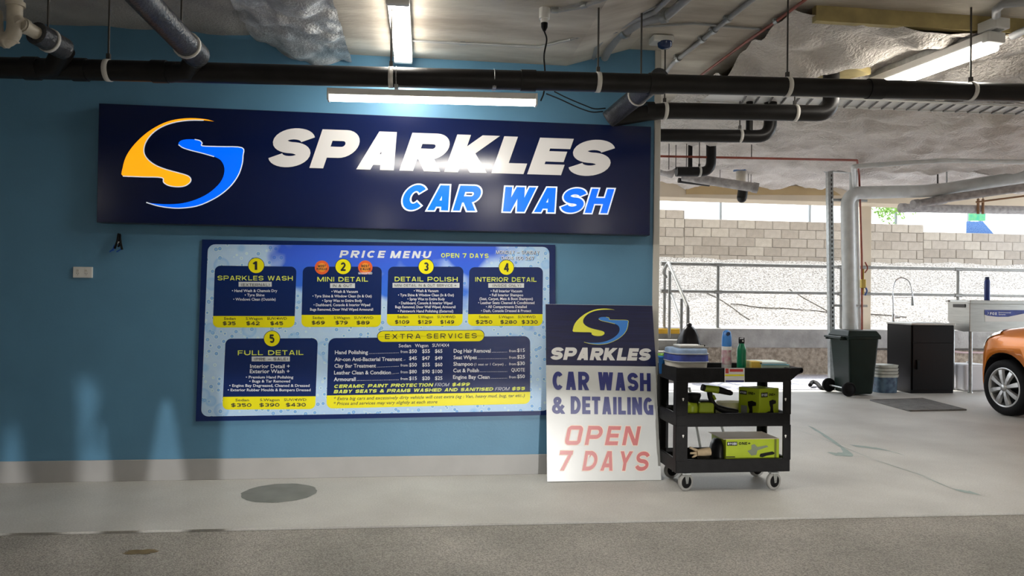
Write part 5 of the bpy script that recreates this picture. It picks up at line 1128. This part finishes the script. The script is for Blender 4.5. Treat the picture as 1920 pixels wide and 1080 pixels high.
# stack of tubs
q = oz(1668, 737); ts = thing('plastic_tub_stack', 'stacked translucent white tubs on a blue crate between bin and black cabinet', 'tubs', (q.x, q.y+.12, 0))
c_ = V((q.x, q.y+.12, 0)); zz = oy(1668, 708, q.y).z; zh = oy(1668, 684, q.y).z
M_tub = mat('translucent_tub', (.50, .52, .47), .4, var=.15, vscale=12)
sblock('crate', c_, .32, .26, 0, zz, mat('blue_crate', (.03, .06, .12), .5, col2=(.10, .18, .26), vscale=14), ts, taper=.95)
for i in range(4):
    a_ = zz+(zh-zz)*i/4; sblock('tub', c_, .35-.006*i, .29, a_+.001, zz+(zh-zz)*(i+1)/4-.006, M_tub, ts, taper=.95); 
# ------------------------------------------------------------------ CABINET with sink
K1 = oz(1709, 738); Yk = K1.y; Xk0 = K1.x; Xk1 = oy(1789, 738, Yk).x; Yk1 = Xk0/ratio(1664)-D0
zk = oy(1750, 606, Yk).z
kb = thing('sink_cabinet', 'black free-standing cabinet with a steel sink top and gooseneck tap', 'cabinet', ((Xk0+Xk1)/2, (Yk+Yk1)/2, 0))
M_kab = mat('black_laminate', (.004, .004, .005), .35, spec=.2)
MB().box((Xk0, Yk+.018, .0), (Xk1, Yk1, zk-.03)).build('carcass', M_kab, kb, bevel=.003)
zs2 = oy(1750, 643, Yk).z
dr_ = MB().box((Xk0+.02, Yk, .05), (Xk1-.01, Yk+.019, zs2-.003)).build('door', M_kab, kb, bevel=.003)
MB().box((Xk0+.02, Yk, zs2+.003), (Xk1-.01, Yk+.019, zk-.035)).build('drawer_front', M_kab, kb, bevel=.003)
h0, h1 = oy(1720, 693, Yk-.02), oy(1725, 675, Yk-.02); MB().box((h0.x, Yk-.02, h0.z), (h1.x, Yk+.002, h1.z)).build('handle', M_rubber, dr_, bevel=.004)
tpx = MB().box((Xk0-.01, Yk-.01, zk-.03), (Xk1+.01, Yk1+.01, zk)).build('worktop', M_steel, kb, bevel=.006)
mb = MB(); bx0, bx1, by0, by1 = Xk0+.12, Xk1-.10, Yk+.08, Yk1-.12
mb.box((bx0, by0, zk+.0005), (bx1, by1, zk+.004)).build('sink_rim', M_chrome, kb)
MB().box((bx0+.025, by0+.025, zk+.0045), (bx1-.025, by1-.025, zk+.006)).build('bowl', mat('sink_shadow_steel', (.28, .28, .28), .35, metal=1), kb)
Yt_ = Yk1-.06; fb = oy(1675, 596, Yt_); fb.z = zk
MB().tube(spline([fb, oy(1674.5, 570, Yt_), oy(1674, 548, Yt_), oy(1679, 527, Yt_), oy(1691, 521, Yt_-.03), oy(1705, 529, Yt_-.06), oy(1710, 548, Yt_-.08), oy(1711, 560, Yt_-.08)], 6), .010, 10).build('tap_neck', M_chrome, kb)
MB().tube([oy(1710.5, 557, Yt_-.08), oy(1711, 573, Yt_-.08)], .02, 12, rs=[.014, .022]).build('spray_head', M_galv, kb)
MB().tube([oy(1674, 558, Yt_), oy(1710, 557, Yt_-.08)], .004, 6).build('support_arm', M_chrome, kb)
MB().tube([fb, fb+V((0, 0, .12))], .022, 12).tube([fb+V((0, 0, .06)), fb+V((.09, -.03, .07))], .012, 8).build('mixer', M_chrome, kb)
# ------------------------------------------------------------------ TROUGH
LgP = oz(1826, 737); Yg0 = LgP.y-.02; Xg0 = oy(1818, 600, Yg0).x; Yg1 = Xg0/ratio(1777)-D0; Xg1 = Xg0+1.9
zg1 = oy(1818, 564, Yg0).z; zg0 = oy(1818, 622, Yg0).z
tg = thing('wash_trough', 'stainless steel wash trough on legs behind the orange car, with a blue label', 'trough', ((Xg0+Xg1)/2, (Yg0+Yg1)/2, 0))
MB().poly([(Xg0, Yg0, zg1), (Xg0, Yg0, zg0), (Xg0, Yg0+.12, zg0-.01), (Xg0, Yg1-.1, zg0+.02), (Xg0, Yg1, zg0+.16), (Xg0, Yg1, zg1)], (Xg1-Xg0, 0, 0)).build('basin', M_steel, tg, bevel=.008)
MB().box((Xg0-.02, Yg0-.03, zg1-.045), (Xg1, Yg0+.03, zg1+.012)).box((Xg0-.02, Yg1-.03, zg1-.02), (Xg1, Yg1+.03, zg1+.012)).build('rim', M_steel, tg, bevel=.008)
MB().box((Xg0-.012, Yg0+.08, zg1-.10), (Xg0+.0, Yg1-.12, zg1-.05)).build('overflow_slot', M_rod, tg, bevel=.01)
for x in (Xg0+.05, Xg1-.1):
    for y in (Yg0+.04, Yg1-.05): MB().tube([(x, y, 0), (x, y, zg0+.02)], .025, 12).lathe([(.035, 0), (.035, .01), (.026, .02)], (x, y, 0)).build('leg', M_galv, tg)
GP = Plane((0, Yg0-.001, 1), (0, -1, 0))
mb = MB(); mb.poly([GP.at(1846, 581, .001), GP.at(2000, 582, .001), GP.at(2000, 604, .001), GP.at(1920, 603, .001), GP.at(1847, 603, .001)]); lb = mb.build('label_plate', M_white, tg, recalc=False)
mb = MB(); mb.poly([GP.at(1846, 581, .002), GP.at(2000, 582, .002), GP.at(2000, 584, .002), GP.at(1920, 588, .002), GP.at(1890, 594, .002), GP.at(1870, 594, .002), GP.at(1852, 592, .002), GP.at(1846, 590, .002)]); mb.build('label_band', M_cloth, lb, recalc=False)
mb = MB(); GP.caps(mb, 'FOX', 1856, 590.5, 1869, 590.8, 5.2, .003, t=.22, wd=.85, sp=.14); mb.build('lettering', M_pw, lb, recalc=False)
mb = MB(); GP.small(mb, 'Environmental', 1872, 587, 1895, 587.2, 2.4, .003); GP.small(mb, 'Systems', 1872, 590.6, 1885, 590.7, 2.4, .003); mb.build('lettering', M_pw, lb, recalc=False)
mb = MB(); mb.poly([GP.at(1851, 583.5, .003), GP.at(1854, 587, .003), GP.at(1851, 591, .003), GP.at(1853, 587, .003)]); mb.build('label_mark', M_pw, lb, recalc=False)
q = oy(1841, 560, Yg0+.1); bo = thing('cleaner_bottle', 'tall dark blue bottle standing on the trough rim', 'bottle', (q.x, Yg0-.0, zg1+.012)); q = bo.location
zz = oy(1841, 519, Yg0).z-q.z
MB().lathe([(.001, 0), (.036, 0), (.038, .01), (.038, zz*.80), (.030, zz*.88), (.001, zz*.88)], q, n=20).build('body', mat('bottle_blue', (.012, .035, .20), .35), bo)
MB().lathe([(.030, zz*.87), (.030, zz*.97), (.024, zz), (.001, zz)], q, n=16).build('cap', mat('cap_navy', (.01, .02, .07), .4), bo)
# pipe along the wall foot, white boxes
o = thing('wall_pipe', 'thin dark pipe fixed along the rough foot of the retaining wall', 'pipe', oy(1700, 655, YR-.02)); MB().tube([oy(1640, 655, YR-.02), oy(1990, 656, YR-.02)], .012, 8).build('tube', M_rod, o)
o = thing('wall_pipe', 'pinkish hose running just below the thin dark pipe near the car', 'hose', oy(1810, 661, YR-.06)); MB().tube(spline([oy(1790, 659, YR-.06), oy(1808, 661, YR-.06), oy(1835, 661, YR-.06), oy(1960, 664, YR-.06)]), .018, 8).build('tube', mat('pink_hose', (.5, .36, .36), .5), o)
o.name = 'hose'
q = oz(1822, 734); wb = thing('plastic_canister', 'white plastic canister between the trough leg and the orange car', 'canister', (q.x+.12, q.y+.2, 0))
zz = oy(1822, 683, q.y).z
MB().box((oy(1809, 700, q.y).x, q.y, 0), (oy(1853, 700, q.y).x, q.y+.3, zz)).build('body', mat('canister_white', (.66, .66, .70), .45), wb, bevel=.04, seg=3)
MB().lathe([(.001, .03), (.03, .03), (.03, 0)], (oy(1830, 700, q.y).x, q.y+.15, zz-.002), n=16).build('cap', M_white, wb)
# floor grate
g4 = [oz(1632, 751, .003), oz(1705, 771, .003), oz(1811, 769, .003), oz(1730, 748, .003)]
gt = thing('floor_grate', 'dark steel drain grate set in the floor in front of the black cabinet', 'grate', (g4[0]+g4[2])/2)
MB().poly([p+V((0, 0, .001)) for p in g4]).build('pit', mat('grate_dark', (.07, .065, .06), .8), gt, recalc=False)
M_gr = mat('grate_steel', (.17, .165, .16), .7, var=.2, vscale=8)
mb = MB()
for i in range(4): mb.tube([g4[i]+V((0, 0, .004)), g4[(i+1)%4]+V((0, 0, .004))], .012, 6)
mb.build('frame', M_gr, gt)
nbars = 26
mb = MB()
for i in range(1, nbars):
    k = i/nbars; A = g4[0]*(1-k)+g4[3]*k; B = g4[1]*(1-k)+g4[2]*k; mb.tube([A+V((0, 0, .004)), B+V((0, 0, .004))], .007, 4)
o = mb.build('bars', M_gr, gt); o['kind'] = 'stuff'

# ------------------------------------------------------------------ CAR (heading away from the wall bay, nose at +Y)
K = 1.08
M_or = mat('orange_car_paint', (.72, .20, .008), .3, metal=.3, coat=.5); M_glass = mat('car_glass', (.01, .012, .015), .06); M_sil = mat('wheel_silver', (.52, .52, .52), .35, metal=.8, var=.05)
M_well = mat('wheel_well', (.008, .008, .01), .9); M_lens = mat('headlamp_lens', (.62, .64, .62), .08, coat=1.)
WC = oz(1888, 779); WR = .332; Xs = WC.x-.06; Yn = WC.y+.72*K; HW = .835*K; XC = Xs+HW
car = thing('car', 'orange hatchback car with silver spoked wheel at the right edge', 'car', (XC, Yn-1.9*K, 0))
def interp(T, u):
    for i in range(len(T)-1):
        if u <= T[i+1][0]: a_, b2_ = T[i], T[i+1]; k = (u-a_[0])/(b2_[0]-a_[0]); k = k*k*(3-2*k) if len(T) > 99 else k; return a_[1]+(b2_[1]-a_[1])*k
    return T[-1][1]
us = [0, .01, .03, .06, .10, .15, .21, .28, .36, .45, .55, .65, .75, .85, .95, 1.1, 1.3, 1.6, 2.0, 2.4, 2.8, 3.1, 3.35, 3.5, 3.62, 3.7, 3.76, 3.79, 3.8]
def hw(u):
    if u < .75: return max(.02, HW*(1-(1-u/.75)**2.6)**(1/2.1))*1.0
    if u > 3.3: return max(.02, HW*(1-((u-3.3)/.5)**3.0)**(1/2.2))
    return HW
TZB = [(0, .30), (.1, .20), (.4, .18), (3.4, .2), (3.8, .34)]
TSH = [(0, .56), (.10, .66), (.25, .78), (.45, .885), (.7, .93), (1.0, .955), (1.6, .97), (3.2, 1.0), (3.6, .98), (3.8, .85)]
TTP = [(0, .60), (.05, .72), (.15, .80), (.35, .90), (.6, .965), (1.0, 1.02), (1.6, 1.0), (3.2, 1.02), (3.8, .9)]
def sect(u):
    w_ = hw(u); zb_ = interp(TZB, u)*K; sh_ = interp(TSH, u)*K; tp = max(interp(TTP, u)*K, sh_+.02)
    half = [(w_*.90, zb_), (w_*.975, zb_+.05), (w_*.995, zb_+.16), (w_, .46*K if sh_ > .6 else sh_*.7), (w_*.995, sh_*.80), (w_*.97, sh_*.92), (w_*.925, sh_), (w_*.82, sh_+(tp-sh_)*.62), (w_*.62, sh_+(tp-sh_)*.88), (w_*.3, tp), (0, tp+.005)]
    return [(XC-a_, Yn-u*K, z) for a_, z in half]+[(XC+a_, Yn-u*K, z) for a_, z in half[-2::-1]]
rows_ = [sect(u) for u in us]; n = len(rows_[0]); vs = [p for r in rows_ for p in r]
fs = [(j*n+i, j*n+(i+1) % n, (j+1)*n+(i+1) % n, (j+1)*n+i) for j in range(len(us)-1) for i in range(n)]+[list(range(n)), list(range((len(us)-1)*n, len(us)*n))[::-1]]
body = MB().add(vs, fs, True).build('body_shell', M_or, car)
cut = MB()
for yw in (WC.y, WC.y-2.43*K):
    cut.tube([(Xs-.2, yw, WR+.02), (Xs+.32, yw, WR+.02)], WR*1.19, 40); cut.tube([(Xs+2*HW-.32, yw, WR+.02), (Xs+2*HW+.2, yw, WR+.02)], WR*1.19, 40)
co = cut.build('cutter', M_well); md = body.modifiers.new('b', 'BOOLEAN'); md.operation = 'DIFFERENCE'; md.object = co; md.solver = 'EXACT'
bpy.context.view_layer.update(); dg = bpy.context.evaluated_depsgraph_get(); nm_ = bpy.data.meshes.new_from_object(body.evaluated_get(dg)); body.modifiers.clear(); body.data = nm_; bpy.data.objects.remove(co)
nm_.materials.clear(); nm_.materials.append(M_or); nm_.materials.append(M_well)
for p in nm_.polygons:
    c_ = p.center+V(car.location); p.material_index = 0
    for yw in (WC.y, WC.y-2.43*K):
        if abs(math.hypot(c_.y-yw, c_.z-WR-.02)-WR*1.19) < .02 and abs(c_.x-XC) > HW-.335 and abs(p.normal.x) < .5 and (p.normal.y*(c_.y-yw)+p.normal.z*(c_.z-WR-.02)) < 0: p.material_index = 1; p.use_smooth = False
        if abs(abs(c_.x-XC)-(HW-.32)) < .01 and abs(p.normal.x) > .9: p.material_index = 1; p.use_smooth = False
# greenhouse
GT = [(.98, 1.02, .86), (1.25, 1.20, .78), (1.6, 1.42, .70), (1.95, 1.51, .66), (2.6, 1.52, .66), (3.1, 1.46, .66), (3.45, 1.28, .72), (3.62, 1.02, .80)]
def ghrow(u, zt_2, kw, f=1.): w_ = HW*kw; zb_ = interp(TSH, u)*K-.01; return [(XC-HW*.91, Yn-u*K, zb_), (XC-w_-.01, Yn-u*K, zt_2*K-.05), (XC-w_*.85, Yn-u*K, zt_2*K-.015), (XC, Yn-u*K, zt_2*K), (XC+w_*.85, Yn-u*K, zt_2*K-.015), (XC+w_+.01, Yn-u*K, zt_2*K-.05), (XC+HW*.91, Yn-u*K, zb_)]
rw_ = [ghrow(*g) for g in GT]; n = 7
MB().add([p for r in rw_ for p in r], [(j*n+i, j*n+i+1, (j+1)*n+i+1, (j+1)*n+i) for j in range(len(GT)-1) for i in range(n-1)], True).build('windows', M_glass, car)
rf = [[(x, y, z+.012) for x, y, z in r[1:6]] for r in rw_[2:7]]
MB().add([p for r in rf for p in r], [(j*5+i, j*5+i+1, (j+1)*5+i+1, (j+1)*5+i) for j in range(len(rf)-1) for i in range(4)], True).build('roof', M_or, car)
for u in (1.72, 2.55): 
    MB().tube([(Xs+HW*.085, Yn-u*K, .98*K), (XC-HW*.68, Yn-(u+.06)*K, 1.47*K)], .03, 8).build('pillar', M_or, car)
# wheels
def wheel(xc, yc, sgn):
    ax = V((sgn, 0, 0)); c_ = V((xc, yc, WR)); R_ = WR; rr_ = WR*.70
    tw = MB().lathe([(rr_, -.09), (R_-.03, -.095), (R_-.006, -.075), (R_, -.03), (R_, .03), (R_-.006, .075), (R_-.03, .095), (rr_+.03, .10), (rr_, .085)], c_, ax, 44).build('wheel', M_rubber, car)
    MB().lathe([(rr_+.004, .088), (rr_-.012, .094), (rr_-.022, .07), (rr_-.03, .0)], c_, ax, 40).build('rim', M_sil, tw)
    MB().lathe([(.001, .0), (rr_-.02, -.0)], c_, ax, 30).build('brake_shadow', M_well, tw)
    a1 = V((0, 1, 0)); a2 = ax.cross(a1)
    for k in range(8):
        t_ = 2*math.pi*(k+.35)/8; d = a1*math.cos(t_)+a2*math.sin(t_); s_ = a2*math.cos(t_)-a1*math.sin(t_); mb = MB()
        pr = [(.035, .022), (.10, .026), (.16, .034), (rr_-.02, .036)]
        vs = []
        for r_, w_ in pr:
            h_ = .085+.012*math.sin(r_/rr_*3.1)
            vs += [c_+d*r_-s_*w_+ax*(h_-.03), c_+d*r_-s_*w_*.7+ax*h_, c_+d*r_+s_*w_*.7+ax*h_, c_+d*r_+s_*w_+ax*(h_-.03)]
        mb.add(vs, [(4*i+j, 4*i+(j+1) % 4, 4*i+4+(j+1) % 4, 4*i+4+j) for i in range(3) for j in range(4)], False); mb.build('spoke', M_sil, tw, bevel=0)
    MB().lathe([(.001, .108), (.03, .106), (.045, .095), (.05, .07)], c_, ax, 24).build('hub_cap', M_sil, tw)
for yw in (WC.y, WC.y-2.43*K): wheel(Xs+.105, yw, -1); wheel(Xs+2*HW-.105, yw, 1)
# headlamps: patches of the shell pushed out slightly
for sgn in (-1, 1):
    pts = []; uu = [.08, .15, .22, .31, .41, .52, .64]; rows2 = []
    for i, u in enumerate(uu):
        s_ = sect(u); t0_ = .70+.10*i/6; 
        seg_ = s_[4:10] if sgn < 0 else s_[-10:-4][::-1]
        k0, k1 = (0.2, 3.4-.35*i*.5)
        row = []
        for j in range(6):
            f_ = .7+.16*i+(3.3-.30*i)*(j/5); a_ = min(int(f_), 4); r_ = f_-a_
            P = V(seg_[a_])*(1-r_)+V(seg_[a_+1])*r_; nrm_ = (P-V((XC, P.y-.5, P.z-.35))).normalized(); row.append(P+nrm_*.014)
        rows2.append(row)
    mb = MB(); mb.add([p for r in rows2 for p in r], [(j*6+i, j*6+i+1, (j+1)*6+i+1, (j+1)*6+i) for j in range(6) for i in range(5)], True); mb.build('headlamp', M_lens, car)
for sgn in (-1, 1): MB().cbox((XC+sgn*(HW+.06), Yn-1.18*K, 1.02*K), (.16, .09, .12)).build('door_mirror', M_or, car, bevel=.03, seg=3)
MB().cbox((XC, Yn-.02, .47*K), (.9, .05, .12)).build('grille', M_well, car, bevel=.01)
MB().box((Xs+.02, Yn-1.1*K, .19*K), (Xs+.05, Yn-2.75*K, .25*K)).build('sill_trim', M_well, car)

# ------------------------------------------------------------------ the people and an added lamp behind the viewpoint (only their shadows reach the wall)
fl_ = thing('standin_floodlight', 'low unseen added floodlight on a short stand behind the viewpoint', 'light', (2.5, -13.2, 0))  # stands in for low-beam headlights, added to cast the leg shadows
LZ = 1.12
MB().box((2.38, -13.30, LZ-.09), (2.62, -13.2, LZ+.10)).build('housing', M_blackp, fl_, bevel=.01)
MB().box((2.40, -13.198, LZ-.07), (2.60, -13.19, LZ+.07)).build('lens', M_tube, fl_, bevel=.003)
for a_ in (0, 120, 240): MB().tube([(2.5, -13.25, .75), (2.5+.35*math.cos(math.radians(a_)), -13.25+.35*math.sin(math.radians(a_)), .0)], .012, 8).build('leg', M_galv, fl_)
MB().tube([(2.5, -13.25, .7), (2.5, -13.25, LZ-.08)], .014, 8).build('pole', M_galv, fl_)
l = bpy.data.lights.new('standin_flood', 'SPOT'); l.energy = 2100; l.spot_size = math.radians(120); l.spot_blend = .025; l.shadow_soft_size = .05; l.color = (1, .97, .93)
lo = bpy.data.objects.new('standin_flood', l); S.collection.objects.link(lo); lo.parent = fl_; lo.location = V((2.5, -13.15, LZ))-fl_.location
az = math.atan2(-1.6-2.5, 13.15); el = math.radians(-61.2)
lo.rotation_euler = V((math.sin(az)*math.cos(el), math.cos(az)*math.cos(el), math.sin(el))).to_track_quat('-Z', 'Y').to_euler()
def person(label, x, y, rz, shirt, trousers, arms):
    o = thing('person', label, 'person', (x, y, 0)); o.rotation_euler = (0, 0, rz)
    J = [((0, 0, .98), .16), ((0, .01, 1.18), .145), ((0, .0, 1.38), .16), ((0, 0, 1.50), .065), ((0, .02, 1.58), .075), ((0, .03, 1.68), .10), ((0, .02, 1.76), .075)]
    E_ = [(0, 1), (1, 2), (2, 3), (3, 4), (4, 5), (5, 6)]
    for s_ in (-1, 1):
        b = len(J); J += [((s_*.10, 0, .90), .11), ((s_*.12, .01, .70), .09), ((s_*.13, .02, .50), .066), ((s_*.14, -.01, .30), .06), ((s_*.145, -.02, .09), .045), ((s_*.15, .10, .035), .034), ((s_*.155, .17, .03), .028)]
        E_ += [(0, b)]+[(b+i, b+i+1) for i in range(6)]
        b = len(J); J += [((s_*.17, 0, 1.42), .065)]+[((s_*q_[0], q_[1], q_[2]), q_[3]) for q_ in arms]; E_ += [(2, b)]+[(b+i, b+i+1) for i in range(len(arms))]
        hp = V(J[-1][0]); fwd = (hp-V(J[-2][0])).normalized(); sd_ = V((s_, 0, 0)); hb = len(J)-1
        for k in range(4):
            b = len(J); d_ = fwd+sd_*(.22*(k-1.5)*-1); d_.normalize(); L2 = (.085, .095, .088, .07)[k]
            r0 = hp+sd_*(.022*(1.5-k)); J += [(tuple(r0+d_*.04), .011), (tuple(r0+d_*(.04+L2*.5)), .0095), (tuple(r0+d_*(.04+L2)+V((0, 0, -.02))), .008)]; E_ += [(hb, b), (b, b+1), (b+1, b+2)]
        b = len(J); r0 = hp+V((-s_*.03, .01, .01)); J += [(tuple(r0), .013), (tuple(r0+fwd*.04+V((-s_*.025, 0, .01))), .010)]; E_ += [(hb, b), (b, b+1)]
    me = bpy.data.meshes.new('body'); me.from_pydata([j[0] for j in J], E_, []); b_ = bpy.data.objects.new('body', me); S.collection.objects.link(b_)
    md = b_.modifiers.new('s', 'SKIN'); md.use_smooth_shade = True
    for i, j in enumerate(J): me.skin_vertices[0].data[i].radius = (j[1], j[1]*(.72 if i < 3 else 1)); me.skin_vertices[0].data[i].use_root = (i == 0)
    sb = b_.modifiers.new('u', 'SUBSURF'); sb.levels = 1; sb.render_levels = 1
    bpy.context.view_layer.update(); dg = bpy.context.evaluated_depsgraph_get(); nm = bpy.data.meshes.new_from_object(b_.evaluated_get(dg)); b_.modifiers.clear(); b_.data = nm; b_.parent = o
    nm.materials.clear()
    for m in (M_skin, shirt, trousers, M_rubber): nm.materials.append(m)
    for p in nm.polygons: z = p.center.z; p.material_index = 3 if z < .09 else 2 if z < .99 else 1 if (z < 1.47 and abs(p.center.x) < .25 and p.center.y < .2) else 0; p.use_smooth = True
    hd_ = MB(); q = V((x, y, 0)); c = q+V((0, .035, 1.675))
    hd_.lathe([(.001, .118), (.05, .108), (.078, .07), (.086, .02), (.080, -.03), (.062, -.08), (.035, -.112), (.001, -.12)], c, n=20)
    h_ = hd_.build('head', M_skin, o)
    MB().tube([c+V((0, .084, .015)), c+V((0, .108, -.02)), c+V((0, .086, -.03))], .01, 8, rs=[.007, .013, .008]).build('nose', M_skin, h_)
    for s_ in (-1, 1):
        MB().lathe([(.001, .006), (.009, .004), (.011, 0)], c+V((s_*.032, .080, .012)), (0, 1, 0), 10).build('eye', M_white, h_)
        MB().lathe([(.001, .01), (.018, .006), (.022, 0), (.001, -.002)], c+V((s_*.085, 0, 0)), (s_, 0, 0), 12).build('ear', M_skin, h_)
    MB().cbox(c+V((0, .076, -.058)), (.045, .012, .008)).build('mouth', mat('lip', (.35, .12, .10), .6), h_)
    MB().lathe([(.001, .13), (.055, .12), (.086, .08), (.094, .03), (.085, .0), (.07, -.01)], c+V((0, -.012, .004)), n=20).build('hair', M_rubber, o)
M_skin = mat('skin', (.45, .25, .17), .55)
person('person in a grey top holding both hands up, standing behind the viewpoint', .20, -6.15, .12, mat('grey_shirt', (.2, .2, .22), .9), mat('navy_trousers', (.02, .025, .05), .9), [(.27, .02, 1.20, .045), (.20, .22, 1.28, .036), (.11, .26, 1.33, .03)])
person('person in a dark top with arms hanging, standing farther behind the viewpoint', .12, -7.3, -.1, mat('dark_shirt', (.03, .05, .04), .9), mat('grey_trousers', (.12, .12, .13), .9), [(.25, .0, 1.15, .045), (.27, .04, .92, .034), (.27, .06, .84, .03)])
